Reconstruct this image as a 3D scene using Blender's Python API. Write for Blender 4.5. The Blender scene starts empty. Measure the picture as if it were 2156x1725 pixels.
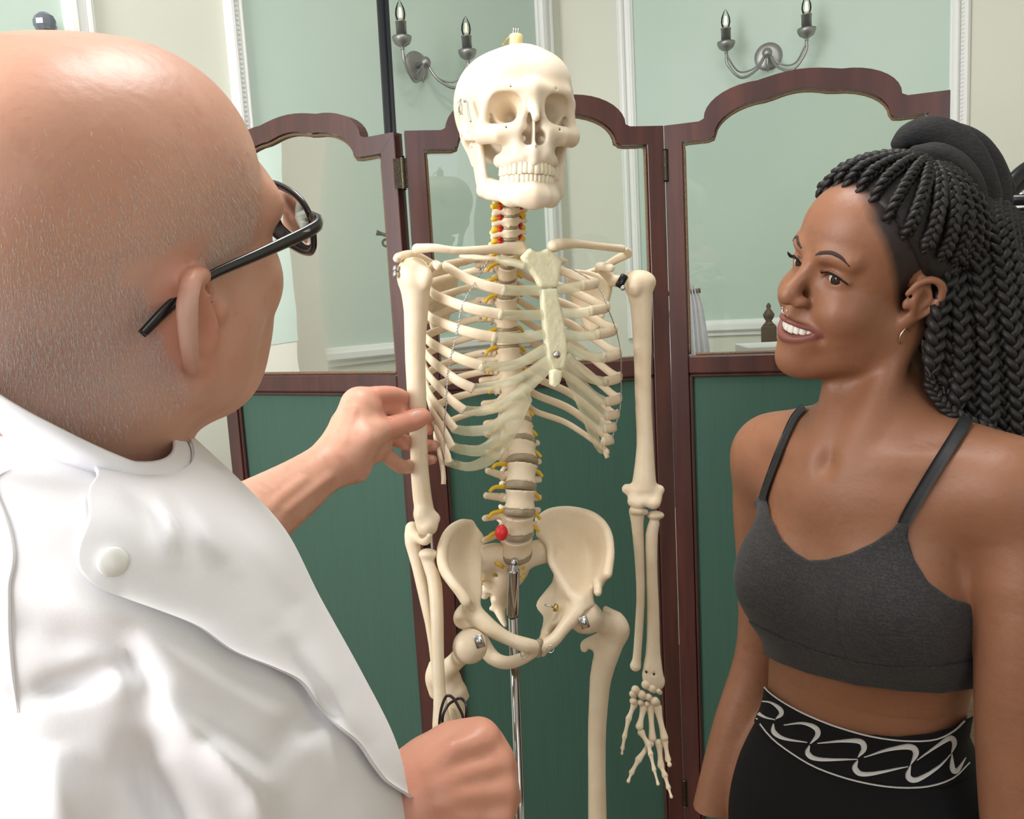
import bpy, math, random
import numpy as np
from mathutils import Matrix, Vector

sc = bpy.context.scene
COL = sc.collection
# ------------------------------------------------------------------ camera
FPX, CX, CY = 1727.0, 1078.0, 862.5
CAMZ, PITCH, ROLL = 1.42, math.radians(7.5), math.radians(3.2)
CAMPOS = np.array([0.0, 0.0, CAMZ])
_F = np.array([0, math.cos(PITCH), -math.sin(PITCH)])
_R0 = np.array([1.0, 0, 0]); _U0 = np.array([0, math.sin(PITCH), math.cos(PITCH)])
_R = math.cos(ROLL) * _R0 - math.sin(ROLL) * _U0
_U = math.sin(ROLL) * _R0 + math.cos(ROLL) * _U0
cam_data = bpy.data.cameras.new('camera')
cam = bpy.data.objects.new('camera', cam_data)
COL.objects.link(cam)
cam_data.sensor_fit = 'HORIZONTAL'; cam_data.sensor_width = 36.0
cam_data.lens = 36.0 * FPX / 2156.0
cam_data.clip_start = 0.05
cam.matrix_world = Matrix(((_R[0], _U[0], -_F[0], 0), (_R[1], _U[1], -_F[1], 0),
                           (_R[2], _U[2], -_F[2], CAMZ), (0, 0, 0, 1)))
sc.camera = cam
sc.view_settings.view_transform = 'Standard'
sc.view_settings.look = 'None'
sc.view_settings.gamma = 1.0
sc.view_settings.use_curve_mapping = False
sc.view_settings.exposure = 0.18
# ------------------------------------------------------------------ world and lights
world = bpy.data.worlds.new('world'); sc.world = world; world.use_nodes = True
world.node_tree.nodes['Background'].inputs['Color'].default_value = (0.80, 0.90, 1.0, 1)
world.node_tree.nodes['Background'].inputs['Strength'].default_value = 1.0

def area_light(name, loc, target, sx, sy, power, col):
    ld = bpy.data.lights.new(name, 'AREA'); ld.shape = 'RECTANGLE'
    ld.size, ld.size_y, ld.energy, ld.color = sx, sy, power, col
    o = bpy.data.objects.new(name, ld); COL.objects.link(o)
    o.location = loc
    o.rotation_euler = (Vector(target) - Vector(loc)).to_track_quat('-Z', 'Y').to_euler()
    return o
area_light('window_daylight', (-2.02, -0.2, 2.0), (0.2, 1.0, 1.35), 1.5, 1.7, 74, (1.0, 0.985, 0.99))
area_light('window_daylight_rear', (0.55, -2.3, 2.05), (0.3, 1.3, 1.3), 1.3, 1.7, 13, (1.0, 0.98, 0.97))
area_light('ceiling_light', (0.02, 0.95, 2.96), (0.02, 0.95, 0.0), 0.7, 0.7, 22, (1.0, 0.98, 0.96))

# ------------------------------------------------------------------ projection helper: photo pixel + distance -> world point
def P(px, py, d):
    return CAMPOS + _F * d + _R * ((px - CX) / FPX * d) - _U * ((py - CY) / FPX * d)
def Pn(a):
    a = np.asarray(a, float)
    d = a[:, 2:3]
    return CAMPOS + _F * d + _R * ((a[:, 0:1] - CX) / FPX * d) - _U * ((a[:, 1:2] - CY) / FPX * d)
def VV(x, y, z):            # direction: right, down, away
    return _R * x - _U * y + _F * z
def unit(v):
    v = np.asarray(v, float); return v / (np.linalg.norm(v) + 1e-12)

# ------------------------------------------------------------------ mesh output
OFF = {}
def mesh_data(name, V, F, mats, smooth=True, fmat=None):
    V = np.asarray(V, np.float32)
    me = bpy.data.meshes.new(name)
    me.vertices.add(len(V)); me.vertices.foreach_set('co', V.ravel())
    if isinstance(F, np.ndarray):
        n, s = F.shape
        loops = F.ravel().astype(np.int32); starts = np.arange(n, dtype=np.int32) * s
    else:
        lens = np.array([len(f) for f in F], np.int32); n = len(F)
        loops = np.concatenate([np.asarray(f, np.int32) for f in F])
        starts = np.concatenate([[0], np.cumsum(lens)[:-1]]).astype(np.int32)
    me.loops.add(len(loops)); me.loops.foreach_set('vertex_index', loops)
    me.polygons.add(n); me.polygons.foreach_set('loop_start', starts)
    for m in (mats if isinstance(mats, (list, tuple)) else [mats]): me.materials.append(m)
    me.polygons.foreach_set('use_smooth', np.full(n, bool(smooth)))
    if fmat is not None: me.polygons.foreach_set('material_index', np.asarray(fmat, np.int32))
    me.update(calc_edges=True); me.validate()
    return me
def link(name, me, parent=None, loc=None):
    o = bpy.data.objects.new(name, me); COL.objects.link(o)
    if parent is not None:
        o.parent = parent; OFF[o] = OFF[parent]
    if loc is not None: o.location = loc
    return o
def mk(name, V, F, mats, parent=None, smooth=True, fmat=None):
    """V in world coordinates."""
    V = np.asarray(V, float)
    if parent is None:
        lo, hi = V.min(0), V.max(0)
        off = np.array([(lo[0] + hi[0]) / 2, (lo[1] + hi[1]) / 2, lo[2]])
    else: off = OFF[parent]
    o = link(name, mesh_data(name, V - off, F, mats, smooth, fmat), parent)
    if parent is None: o.location = off
    OFF[o] = off
    return o
def empty(name, loc):
    o = bpy.data.objects.new(name, None); COL.objects.link(o); o.location = loc
    o.empty_display_size = 0.05; OFF[o] = np.asarray(loc, float); return o
def tag(o, label=None, cat=None, group=None, kind=None):
    if label: o['label'] = label
    if cat: o['category'] = cat
    if group: o['group'] = group
    if kind: o['kind'] = kind
    return o

class MB:
    """collects pieces that belong to ONE part"""
    def __init__(s): s.V, s.F, s.M, s.n = [], [], [], 0
    def add(s, V, F, m=0):
        V = np.asarray(V, float)
        s.V.append(V); s.F += [[int(i) + s.n for i in f] for f in F]; s.M += [m] * len(F); s.n += len(V)
        return s
    def build(s, name, mats, parent=None, smooth=True):
        return mk(name, np.concatenate(s.V), s.F, mats, parent, smooth, s.M)

# ------------------------------------------------------------------ shape helpers (return V, F)
def catmull(pts, n, closed=False):
    """resample control points (N x k) to n points with a centripetal-like Catmull-Rom"""
    p = np.asarray(pts, float); N = len(p)
    seg = N if closed else N - 1
    if N == 2 and not closed:
        return p[0] + (p[1] - p[0]) * np.linspace(0, 1, n)[:, None]
    t = np.linspace(0, seg, n, endpoint=not closed)
    i = np.minimum(t.astype(int), seg - 1); u = (t - i)[:, None]
    def g(k):
        if closed: return p[k % N]
        q = np.empty((len(k), p.shape[1])); kk = np.clip(k, 0, N - 1); q[:] = p[kk]
        q[k < 0] = 2 * p[0] - p[1]; q[k >= N] = 2 * p[-1] - p[-2]
        return q
    a, b, c, d = g(i - 1), g(i), g(i + 1), g(i + 2)
    return 0.5 * (2 * b + (c - a) * u + (2 * a - 5 * b + 4 * c - d) * u ** 2 + (3 * b - a - 3 * c + d) * u ** 3)
def frames(C, up=None):
    T = np.gradient(C, axis=0); T /= np.linalg.norm(T, axis=1)[:, None] + 1e-12
    n = len(C); N = np.zeros_like(C)
    a = np.array([0, 0, 1.0]) if up is None else np.asarray(up, float)
    v = a - T[0] * a.dot(T[0])
    if np.linalg.norm(v) < 1e-3: v = np.array([1.0, 0, 0]) - T[0] * T[0][0]
    N[0] = unit(v)
    for i in range(1, n):
        v = N[i - 1] - T[i] * N[i - 1].dot(T[i]); N[i] = unit(v)
    return T, N, np.cross(T, N)
def tube(pts, r, n=10, res=None, closed=False, up=None, r2=None, normals=None, caps=True):
    """swept tube; r (and r2 for the second axis) scalars or per-control-point lists"""
    p = np.asarray(pts, float)
    rr = np.broadcast_to(np.asarray(r, float), (len(p),)).reshape(-1, 1)
    r2_ = rr if r2 is None else np.broadcast_to(np.asarray(r2, float), (len(p),)).reshape(-1, 1)
    A = np.hstack([p, rr, r2_])
    if normals is not None: A = np.hstack([A, np.asarray(normals, float)])
    if res is None: res = max(2, (len(p) - 1) * 6 + 1)
    A = catmull(A, res, closed) if (len(p) > 2 or normals is not None or res > 2) else A
    C, ra, rb = A[:, :3], np.abs(A[:, 3:4]), np.abs(A[:, 4:5])
    T, N, B = frames(C, up)
    if closed:
        Tc = np.roll(C, -1, 0) - np.roll(C, 1, 0); T = Tc / (np.linalg.norm(Tc, axis=1)[:, None] + 1e-12)
    if normals is not None:
        N = A[:, 5:8]; N = N - T * (N * T).sum(1)[:, None]; N /= np.linalg.norm(N, axis=1)[:, None] + 1e-12
        B = np.cross(T, N)
    elif closed:
        a = np.array([0, 0, 1.0]) if up is None else np.asarray(up, float)
        N = a - T * (T @ a)[:, None]; N /= np.linalg.norm(N, axis=1)[:, None] + 1e-9; B = np.cross(T, N)
    ang = np.linspace(0, 2 * np.pi, n, endpoint=False)
    V = (C[:, None, :] + ra[:, None, :] * N[:, None, :] * np.cos(ang)[None, :, None]
         + rb[:, None, :] * B[:, None, :] * np.sin(ang)[None, :, None]).reshape(-1, 3)
    m = len(C); F = []
    for i in range(m if closed else m - 1):
        a0, b0 = i * n, ((i + 1) % m) * n
        for j in range(n):
            k = (j + 1) % n
            F.append([a0 + j, a0 + k, b0 + k, b0 + j])
    if not closed and caps:
        F.append(list(range(n))[::-1]); F.append(list(range((m - 1) * n, m * n)))
    return V, F
def lathe(c, axis, prof, n=20):
    """prof: list of (radius, along) ; c start, axis direction"""
    ax = unit(axis); t = np.array([1.0, 0, 0]) if abs(ax[0]) < 0.8 else np.array([0, 1.0, 0])
    N = unit(np.cross(ax, t)); B = np.cross(ax, N)
    ang = np.linspace(0, 2 * np.pi, n, endpoint=False)
    ring = np.cos(ang)[:, None] * N + np.sin(ang)[:, None] * B
    V = np.concatenate([np.asarray(c) + ax * z + ring * max(r, 1e-5) for r, z in prof])
    F = []
    for i in range(len(prof) - 1):
        for j in range(n):
            k = (j + 1) % n; F.append([i * n + j, i * n + k, (i + 1) * n + k, (i + 1) * n + j])
    F.append(list(range(n))[::-1]); F.append(list(range((len(prof) - 1) * n, len(prof) * n)))
    return V, F
def boxv(c, half, ex=None, ey=None, ez=None, bevel=0.0):
    """box with optional axes; bevel chamfers all vertical-ish edges in a cheap way"""
    E = np.array([ex if ex is not None else (1, 0, 0), ey if ey is not None else (0, 1, 0), ez if ez is not None else (0, 0, 1)], float)
    h = np.asarray(half, float); b = min(bevel, h.min() * 0.9)
    if b <= 0:
        s = np.array([[x, y, z] for z in (-1, 1) for y in (-1, 1) for x in (-1, 1)], float) * h
        F = [[0, 2, 3, 1], [4, 5, 7, 6], [0, 1, 5, 4], [2, 6, 7, 3], [0, 4, 6, 2], [1, 3, 7, 5]]
        return s @ E + np.asarray(c), F
    V, F, idx = [], [], {}
    for sx in (-1, 1):
        for sy in (-1, 1):
            for sz in (-1, 1):
                for k in range(3):
                    v = [sx * (h[0] - b), sy * (h[1] - b), sz * (h[2] - b)]
                    v[k] = (sx, sy, sz)[k] * h[k]
                    idx[(sx, sy, sz, k)] = len(V); V.append(v)
    def face(keys, nrm):
        q = [idx[k] for k in keys]; pts = np.array([V[i] for i in q])
        if np.dot(np.cross(pts[1] - pts[0], pts[2] - pts[0]), nrm) < 0: q = q[::-1]
        F.append(q)
    for k in range(3):
        for s in (-1, 1):
            o = [a for a in range(3) if a != k]; q = []
            for u, v in ((-1, -1), (1, -1), (1, 1), (-1, 1)):
                key = [0, 0, 0]; key[k] = s; key[o[0]] = u; key[o[1]] = v; q.append((*key, k))
            nrm = np.zeros(3); nrm[k] = s; face(q, nrm)
    for k in range(3):
        o = [a for a in range(3) if a != k]
        for u in (-1, 1):
            for v in (-1, 1):
                q = []
                for s, kk in ((-1, o[0]), (1, o[0]), (1, o[1]), (-1, o[1])):
                    key = [0, 0, 0]; key[k] = s; key[o[0]] = u; key[o[1]] = v; q.append((*key, kk))
                nrm = np.zeros(3); nrm[o[0]] = u; nrm[o[1]] = v; face(q, nrm)
    for sx in (-1, 1):
        for sy in (-1, 1):
            for sz in (-1, 1):
                face([(sx, sy, sz, 0), (sx, sy, sz, 1), (sx, sy, sz, 2)], np.array([sx, sy, sz], float))
    return np.array(V) @ E + np.asarray(c), F
def uvsphere(c, r, n=16, m=10, E=None):
    r = np.broadcast_to(np.asarray(r, float), (3,)); V = []
    for i in range(1, m):
        t = np.pi * i / m
        for j in range(n):
            a = 2 * np.pi * j / n; V.append([math.sin(t) * math.cos(a), math.sin(t) * math.sin(a), math.cos(t)])
    V += [[0, 0, 1], [0, 0, -1]]; V = np.array(V) * r
    if E is not None: V = V @ np.asarray(E, float)
    F = [[i * n + j, (i + 1) * n + j, (i + 1) * n + (j + 1) % n, i * n + (j + 1) % n] for i in range(m - 2) for j in range(n)]
    t, b = (m - 1) * n, (m - 1) * n + 1
    F += [[t, j, (j + 1) % n] for j in range(n)] + [[b, (m - 2) * n + (j + 1) % n, (m - 2) * n + j] for j in range(n)]
    return V + np.asarray(c), F
def poly_fill(outline):
    """triangulate a simple 2D polygon -> list of triangles (indices)"""
    from mathutils.geometry import tessellate_polygon
    return [list(t) for t in tessellate_polygon([[Vector((float(p[0]), float(p[1]), 0)) for p in outline]])]

# ------------------------------------------------------------------ signed-distance modelling grid
class Grid:
    mk = .008
    def __init__(s, lo, hi, h, mk=.008):
        s.lo = np.asarray(lo, float) - 2 * h; s.h = h; s.mk = mk
        s.n = np.ceil((np.asarray(hi, float) - s.lo) / h).astype(int) + 3
        s.ax = [(s.lo[i] + h * np.arange(s.n[i])).astype(np.float32) for i in range(3)]
        s.f = np.full(s.n, 0.5, np.float32)
    def win(s, lo, hi):
        a = np.clip(np.floor((np.asarray(lo) - s.lo) / s.h).astype(int), 0, s.n)
        b = np.clip(np.ceil((np.asarray(hi) - s.lo) / s.h).astype(int) + 1, 0, s.n)
        if (b <= a).any(): return None
        sl = tuple(slice(a[i], b[i]) for i in range(3))
        return sl, s.ax[0][a[0]:b[0]][:, None, None], s.ax[1][a[1]:b[1]][None, :, None], s.ax[2][a[2]:b[2]][None, None, :]
    def put(s, fn, lo, hi, k, sub=False, m=None):
        mg = (max(k, s.mk) + 3 * s.h) if m is None else m
        w = s.win(np.asarray(lo) - mg, np.asarray(hi) + mg)
        if w is None: return s
        sl, X, Y, Z = w; d = fn(X, Y, Z).astype(np.float32); a = s.f[sl]
        if sub:
            d = -d
            if k > 0:
                hh = np.maximum(k - np.abs(a - d), 0) / k; s.f[sl] = np.maximum(a, d) + hh * hh * k * 0.25
            else: s.f[sl] = np.maximum(a, d)
        else:
            if k > 0:
                hh = np.maximum(k - np.abs(a - d), 0) / k; s.f[sl] = np.minimum(a, d) - hh * hh * k * 0.25
            else: s.f[sl] = np.minimum(a, d)
        return s
    def cone(s, a, b, ra, rb, k=0.0, sub=False, nrm=None, flat=1.0, extra=0.0):
        """tapered capsule; nrm/flat squash it along nrm (flat<1 = thinner)"""
        a = np.asarray(a, float); b = np.asarray(b, float); ab = b - a; L = max(ab.dot(ab), 1e-12); R = max(ra, rb)
        if nrm is not None: nn = unit(nrm)
        def fn(X, Y, Z):
            x, y, z = X - a[0], Y - a[1], Z - a[2]
            if nrm is not None:
                q = (x * nn[0] + y * nn[1] + z * nn[2]); abn = ab.dot(nn)
                t = np.clip((x * ab[0] + y * ab[1] + z * ab[2]) / L, 0, 1)
                e = (q - t * abn) * (1 / flat - 1)
                dx, dy, dz = x - t * ab[0] + e * nn[0], y - t * ab[1] + e * nn[1], z - t * ab[2] + e * nn[2]
                return (np.sqrt(dx * dx + dy * dy + dz * dz) - (ra + (rb - ra) * t)) * (flat if flat < 1 else 1.0)
            t = np.clip((x * ab[0] + y * ab[1] + z * ab[2]) / L, 0, 1)
            dx, dy, dz = x - t * ab[0], y - t * ab[1], z - t * ab[2]
            return np.sqrt(dx * dx + dy * dy + dz * dz) - (ra + (rb - ra) * t)
        return s.put(fn, np.minimum(a, b) - R * max(1, flat), np.maximum(a, b) + R * max(1, flat), k, sub, k + extra + 3 * s.h)
    def chain(s, pts, rad, k=0.0, sub=False, nrm=None, flat=1.0, res=None):
        p = np.asarray(pts, float); rad = np.broadcast_to(np.asarray(rad, float), (len(p),))
        if res:
            A = catmull(np.hstack([p, rad[:, None]]), res); p, rad = A[:, :3], A[:, 3]
        kk = max(k, s.mk); R = rad.max() * max(1, flat) + kk + 4 * s.h
        w = s.win(p.min(0) - R, p.max(0) + R)
        if w is None: return s
        sl = w[0]; t = Grid.__new__(Grid); t.h = s.h; t.lo = s.lo + s.h * np.array([q.start for q in sl]); t.n = np.array([q.stop - q.start for q in sl])
        t.ax = [s.ax[i][sl[i]] for i in range(3)]; t.f = np.full(t.n, 0.5, np.float32)
        for i in range(len(p) - 1):
            a, b = p[i], p[i + 1]; RR = max(rad[i], rad[i + 1])
            t.cone(a, b, rad[i], rad[i + 1], 0.0, False, nrm, flat, kk)
        a, d = s.f[sl], t.f
        if sub: d = -d
        hh = np.maximum(k - np.abs(a - d), 0) / k if k > 0 else 0
        s.f[sl] = np.maximum(a, d) + hh * hh * k * .25 if sub else np.minimum(a, d) - hh * hh * k * .25
        return s
    def ell(s, c, r, k=0.0, sub=False, E=None):
        c = np.asarray(c, float); r = np.broadcast_to(np.asarray(r, float), (3,))
        if E is None: ext = r
        else: E = np.asarray(E, float); ext = np.sqrt(((E * r[:, None]) ** 2).sum(0))
        def fn(X, Y, Z):
            x, y, z = X - c[0], Y - c[1], Z - c[2]
            if E is not None:
                u, v, w = (x * E[i][0] + y * E[i][1] + z * E[i][2] for i in range(3))
            else: u, v, w = x, y, z
            q0 = np.sqrt((u / r[0]) ** 2 + (v / r[1]) ** 2 + (w / r[2]) ** 2)
            q1 = np.sqrt((u / r[0] ** 2) ** 2 + (v / r[1] ** 2) ** 2 + (w / r[2] ** 2) ** 2) + 1e-9
            return q0 * (q0 - 1) / q1
        return s.put(fn, c - ext, c + ext, k, sub)
    def box(s, c, half, k=0.0, sub=False, E=None, r=0.0):
        c = np.asarray(c, float); hf = np.asarray(half, float) - r
        ext = np.asarray(half, float) if E is None else np.abs(np.asarray(E, float) * np.asarray(half, float)[:, None]).sum(0)
        def fn(X, Y, Z):
            x, y, z = X - c[0], Y - c[1], Z - c[2]
            if E is not None:
                u, v, w = (x * E[i][0] + y * E[i][1] + z * E[i][2] for i in range(3))
            else: u, v, w = x, y, z
            a, b, d = np.abs(u) - hf[0], np.abs(v) - hf[1], np.abs(w) - hf[2]
            o = np.sqrt(np.maximum(a, 0) ** 2 + np.maximum(b, 0) ** 2 + np.maximum(d, 0) ** 2)
            return o + np.minimum(np.maximum(a, np.maximum(b, d)), 0) - r
        return s.put(fn, c - ext, c + ext, k, sub)
    def dots(s, pts, rad, k=0.0, sub=False):
        pts = np.asarray(pts, float); rad = np.broadcast_to(np.asarray(rad, float), (len(pts),))
        for p, r in zip(pts, rad):
            s.put(lambda X, Y, Z: np.sqrt((X - p[0]) ** 2 + (Y - p[1]) ** 2 + (Z - p[2]) ** 2) - r, p - r, p + r, k, sub)
        return s
    def patch(s, rows, k=0.0, nu=24, nv=24):
        """rows: equal-length rows of (x,y,z,radius) control points -> a curved plate"""
        A = np.asarray(rows, float)
        B = np.stack([catmull(A[i], nv) for i in range(len(A))])
        Cc = np.stack([catmull(B[:, j], nu) for j in range(nv)], 1)
        for i in range(nu - 1):
            for j in range(nv - 1):
                q = Cc[i:i + 2, j:j + 2].reshape(4, 4)
                step = max(np.linalg.norm(q[0, :3] - q[3, :3]), 1e-4); r = q[:, 3].mean()
                m = max(1, int(step / max(r * 0.7, s.h * 0.8)))
                u = (np.arange(m) + 0.5) / m
                for a in u:
                    for b in u:
                        w = q[0] * (1 - a) * (1 - b) + q[1] * (1 - a) * b + q[2] * a * (1 - b) + q[3] * a * b
                        s.dots([w[:3]], w[3], k)
        return s
    def hit(s, o, d, tmax=.3, out=0.0):
        """march from o along d, return the first surface point (moved out by 'out')"""
        o = np.asarray(o, float); d = unit(d); t = np.arange(0, tmax, s.h * .25); q = (o + t[:, None] * d - s.lo) / s.h
        ok = ((q >= 0) & (q < s.n - 1)).all(1); i0 = np.clip(q.astype(int), 0, s.n - 2); u = q - i0; v = 0
        for a in (0, 1):
            for b in (0, 1):
                for c in (0, 1):
                    v = v + s.f[i0[:, 0] + a, i0[:, 1] + b, i0[:, 2] + c] * np.abs(1 - a - u[:, 0]) * np.abs(1 - b - u[:, 1]) * np.abs(1 - c - u[:, 2])
        v = np.where(ok, v, 1.0); k = np.nonzero(v < 0)[0]
        if len(k) == 0: return o + d * tmax * .5
        return o + d * (t[k[0]] - out)
    def mesh(s, smooth=0, lam=0.5):
        V, F = surface_nets(s.f, s.lo, s.h)
        if smooth: V = relax(V, F, smooth, lam)
        return V, F

def surface_nets(f, lo, h):
    f = np.where(f == 0, 1e-7, f); S = f < 0; nx, ny, nz = f.shape
    cnt = np.zeros((nx - 1, ny - 1, nz - 1), np.uint8)
    for i in (0, 1):
        for j in (0, 1):
            for k in (0, 1): cnt += S[i:nx - 1 + i, j:ny - 1 + j, k:nz - 1 + k]
    act = (cnt > 0) & (cnt < 8)
    ix, iy, iz = np.nonzero(act); N = len(ix)
    idx = np.full(act.shape, -1, np.int32); idx[ix, iy, iz] = np.arange(N)
    corn = [(i, j, k) for i in (0, 1) for j in (0, 1) for k in (0, 1)]
    val = np.stack([f[ix + c[0], iy + c[1], iz + c[2]] for c in corn], 1)
    acc = np.zeros((N, 3)); num = np.zeros(N)
    for a in range(8):
        for b in range(a + 1, 8):
            dif = np.array(corn[b]) - np.array(corn[a])
            if np.abs(dif).sum() != 1: continue
            m = (val[:, a] < 0) != (val[:, b] < 0)
            t = val[m, a] / (val[m, a] - val[m, b])
            acc[m] += np.array(corn[a]) + t[:, None] * dif; num[m] += 1
    V = lo + h * (np.stack([ix, iy, iz], 1) + acc / num[:, None])
    Fs = []
    for ax in range(3):
        sl0 = [slice(None)] * 3; sl1 = [slice(None)] * 3
        sl0[ax] = slice(0, -1); sl1[ax] = slice(1, None)
        ch = S[tuple(sl0)] != S[tuple(sl1)]
        e = np.array(np.nonzero(ch)).T
        o = [a for a in range(3) if a != ax]
        ok = (e[:, o[0]] > 0) & (e[:, o[1]] > 0) & (e[:, o[0]] < f.shape[o[0]] - 1) & (e[:, o[1]] < f.shape[o[1]] - 1)
        e = e[ok]; q = []
        for d0, d1 in ((-1, -1), (0, -1), (0, 0), (-1, 0)):
            c = e.copy(); c[:, o[0]] += d0; c[:, o[1]] += d1; q.append(idx[c[:, 0], c[:, 1], c[:, 2]])
        q = np.stack(q, 1); inside = S[e[:, 0], e[:, 1], e[:, 2]]
        flip = inside if ax == 1 else ~inside
        q[flip] = q[flip][:, ::-1]; Fs.append(q)
    F = np.concatenate(Fs); F = F[(F >= 0).all(1)]
    return V, F
def relax(V, F, it, lam=0.5):
    e = np.concatenate([F[:, [i, (i + 1) % F.shape[1]]] for i in range(F.shape[1])])
    n = len(V); deg = np.bincount(e[:, 0], minlength=n) + np.bincount(e[:, 1], minlength=n)
    for _ in range(it):
        A = np.stack([np.bincount(e[:, 0], V[e[:, 1], c], n) + np.bincount(e[:, 1], V[e[:, 0], c], n) for c in range(3)], 1)
        V = V + lam * (A / np.maximum(deg, 1)[:, None] - V)
    return V
def keep_faces(V, F, mask):
    """keep the quads whose corners are all in mask, drop loose vertices"""
    F = F[mask[F].all(1)]; used = np.zeros(len(V), bool); used[F] = True
    m = np.cumsum(used) - 1
    return V[used], m[F]
# ------------------------------------------------------------------ materials
def mat(name, col, rough=0.5, metal=0.0, spec=0.5, noise=None, bump=None, sss=0.0, sssr=(1, .4, .2), sscale=0.01,
        trans=0.0, ior=1.45, coat=0.0, sheen=0.0, alpha=1.0, emit=None, mode='noise'):
    """noise=(scale, colour2, detail, lo, hi) ; bump=(scale, strength, distance)"""
    m = bpy.data.materials.new(name); m.use_nodes = True
    nt = m.node_tree; b = nt.nodes['Principled BSDF']
    b.inputs['Base Color'].default_value = (*col, 1); b.inputs['Roughness'].default_value = rough
    b.inputs['Metallic'].default_value = metal; b.inputs['Specular IOR Level'].default_value = spec
    b.inputs['IOR'].default_value = ior; b.inputs['Coat Weight'].default_value = coat
    b.inputs['Coat Roughness'].default_value = 0.15
    b.inputs['Sheen Weight'].default_value = sheen; b.inputs['Alpha'].default_value = alpha
    b.inputs['Transmission Weight'].default_value = trans
    if sss:
        b.inputs['Subsurface Weight'].default_value = sss
        b.inputs['Subsurface Radius'].default_value = sssr; b.inputs['Subsurface Scale'].default_value = sscale
    if emit: b.inputs['Emission Color'].default_value = (*emit[0], 1); b.inputs['Emission Strength'].default_value = emit[1]
    tc = nt.nodes.new('ShaderNodeTexCoord')
    if noise:
        lst = noise if isinstance(noise, list) else [noise]; prev = None
        for s_, c2, det, lo, hi in lst:
            mp = nt.nodes.new('ShaderNodeMapping'); nt.links.new(tc.outputs['Object'], mp.inputs['Vector'])
            s3 = s_ if isinstance(s_, (tuple, list)) else (s_, s_, s_)
            mp.inputs['Scale'].default_value = s3
            n = nt.nodes.new('ShaderNodeTexNoise'); n.inputs['Scale'].default_value = 1.0; n.inputs['Detail'].default_value = det
            nt.links.new(mp.outputs['Vector'], n.inputs['Vector'])
            mr = nt.nodes.new('ShaderNodeMapRange'); mr.inputs['From Min'].default_value = lo; mr.inputs['From Max'].default_value = hi
            nt.links.new(n.outputs['Fac'], mr.inputs['Value'])
            mx = nt.nodes.new('ShaderNodeMix'); mx.data_type = 'RGBA'
            nt.links.new(mr.outputs['Result'], mx.inputs['Factor'])
            if prev is None: mx.inputs['A'].default_value = (*col, 1)
            else: nt.links.new(prev, mx.inputs['A'])
            mx.inputs['B'].default_value = (*c2, 1); prev = mx.outputs['Result']
        nt.links.new(prev, b.inputs['Base Color'])
    if bump:
        last = None
        for s_, st, di in (bump if isinstance(bump, list) else [bump]):
            mp = nt.nodes.new('ShaderNodeMapping'); nt.links.new(tc.outputs['Object'], mp.inputs['Vector'])
            mp.inputs['Scale'].default_value = s_ if isinstance(s_, (tuple, list)) else (s_, s_, s_)
            n = nt.nodes.new('ShaderNodeTexNoise'); n.inputs['Scale'].default_value = 1.0; n.inputs['Detail'].default_value = 4
            nt.links.new(mp.outputs['Vector'], n.inputs['Vector'])
            bp = nt.nodes.new('ShaderNodeBump'); bp.inputs['Strength'].default_value = st; bp.inputs['Distance'].default_value = di
            nt.links.new(n.outputs['Fac'], bp.inputs['Height'])
            if last: nt.links.new(last, bp.inputs['Normal'])
            last = bp.outputs['Normal']
        nt.links.new(last, b.inputs['Normal'])
    return m
M = {}
M['mint'] = mat('wall_mint', (0.52, 0.64, 0.565), 0.75, noise=(2.0, (0.55, 0.66, 0.585), 3, .4, .7), bump=(180, .05, .002))
M['cream'] = mat('wall_cream', (0.70, 0.71, 0.61), 0.7, noise=(2.0, (0.68, 0.69, 0.60), 3, .4, .7), bump=(150, .05, .002))
M['trimwhite'] = mat('white_paint', (0.86, 0.87, 0.85), 0.45, bump=(60, .05, .002))
M['ceiling'] = mat('ceiling_white', (0.85, 0.85, 0.83), 0.8)
M['floor'] = mat('floor_boards', (0.30, 0.19, 0.11), 0.45, noise=((3, 60, 3), (0.20, 0.12, 0.07), 5, .35, .65))
M['mahogany'] = mat('mahogany', (0.040, 0.0135, 0.013), 0.36, coat=0.25, noise=[((28, 28, 3), (0.075, 0.022, 0.016), 6, .35, .7), ((90, 90, 6), (0.035, 0.010, 0.010), 4, .5, .8)], bump=((90, 90, 8), .05, .001))
M['greencloth'] = mat('green_silk', (0.020, 0.066, 0.045), 0.62, sheen=0.15, noise=((900, 900, 6), (0.028, 0.082, 0.056), 2, .3, .7), bump=((1400, 1400, 30), .18, .0006))
M['rope'] = mat('rope_trim', (0.085, 0.045, 0.024), 0.7, noise=((700, 700, 700), (0.20, 0.12, 0.06), 2, .4, .6), bump=(900, .5, .001))
M['darkhinge'] = mat('dark_brass', (0.05, 0.042, 0.03), 0.45, metal=0.9, noise=(400, (.20, .15, .07), 3, .55, .75))
M['pewter'] = mat('pewter', (0.34, 0.34, 0.33), 0.42, metal=0.85)
M['chrome'] = mat('chrome', (0.42, 0.41, 0.40), 0.12, metal=1.0)
M['steel'] = mat('steel', (0.55, 0.55, 0.55), 0.25, metal=1.0)
M['brass'] = mat('brass', (0.55, 0.38, 0.14), 0.3, metal=1.0)
M['black'] = mat('black_gloss', (0.008, 0.008, 0.009), 0.25)
M['blackpole'] = mat('black_enamel', (0.012, 0.013, 0.016), 0.3)
M['bone'] = mat('bone_plastic', (0.80, 0.675, 0.50), 0.42, sss=0.12, sssr=(1, .7, .4), sscale=.006, noise=[(35, (0.76, 0.61, 0.42), 5, .40, .75), (260, (0.70, 0.54, 0.36), 3, .62, .85)], bump=[(38, .22, .004), (110, .12, .002), (420, .08, .0008)])
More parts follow.
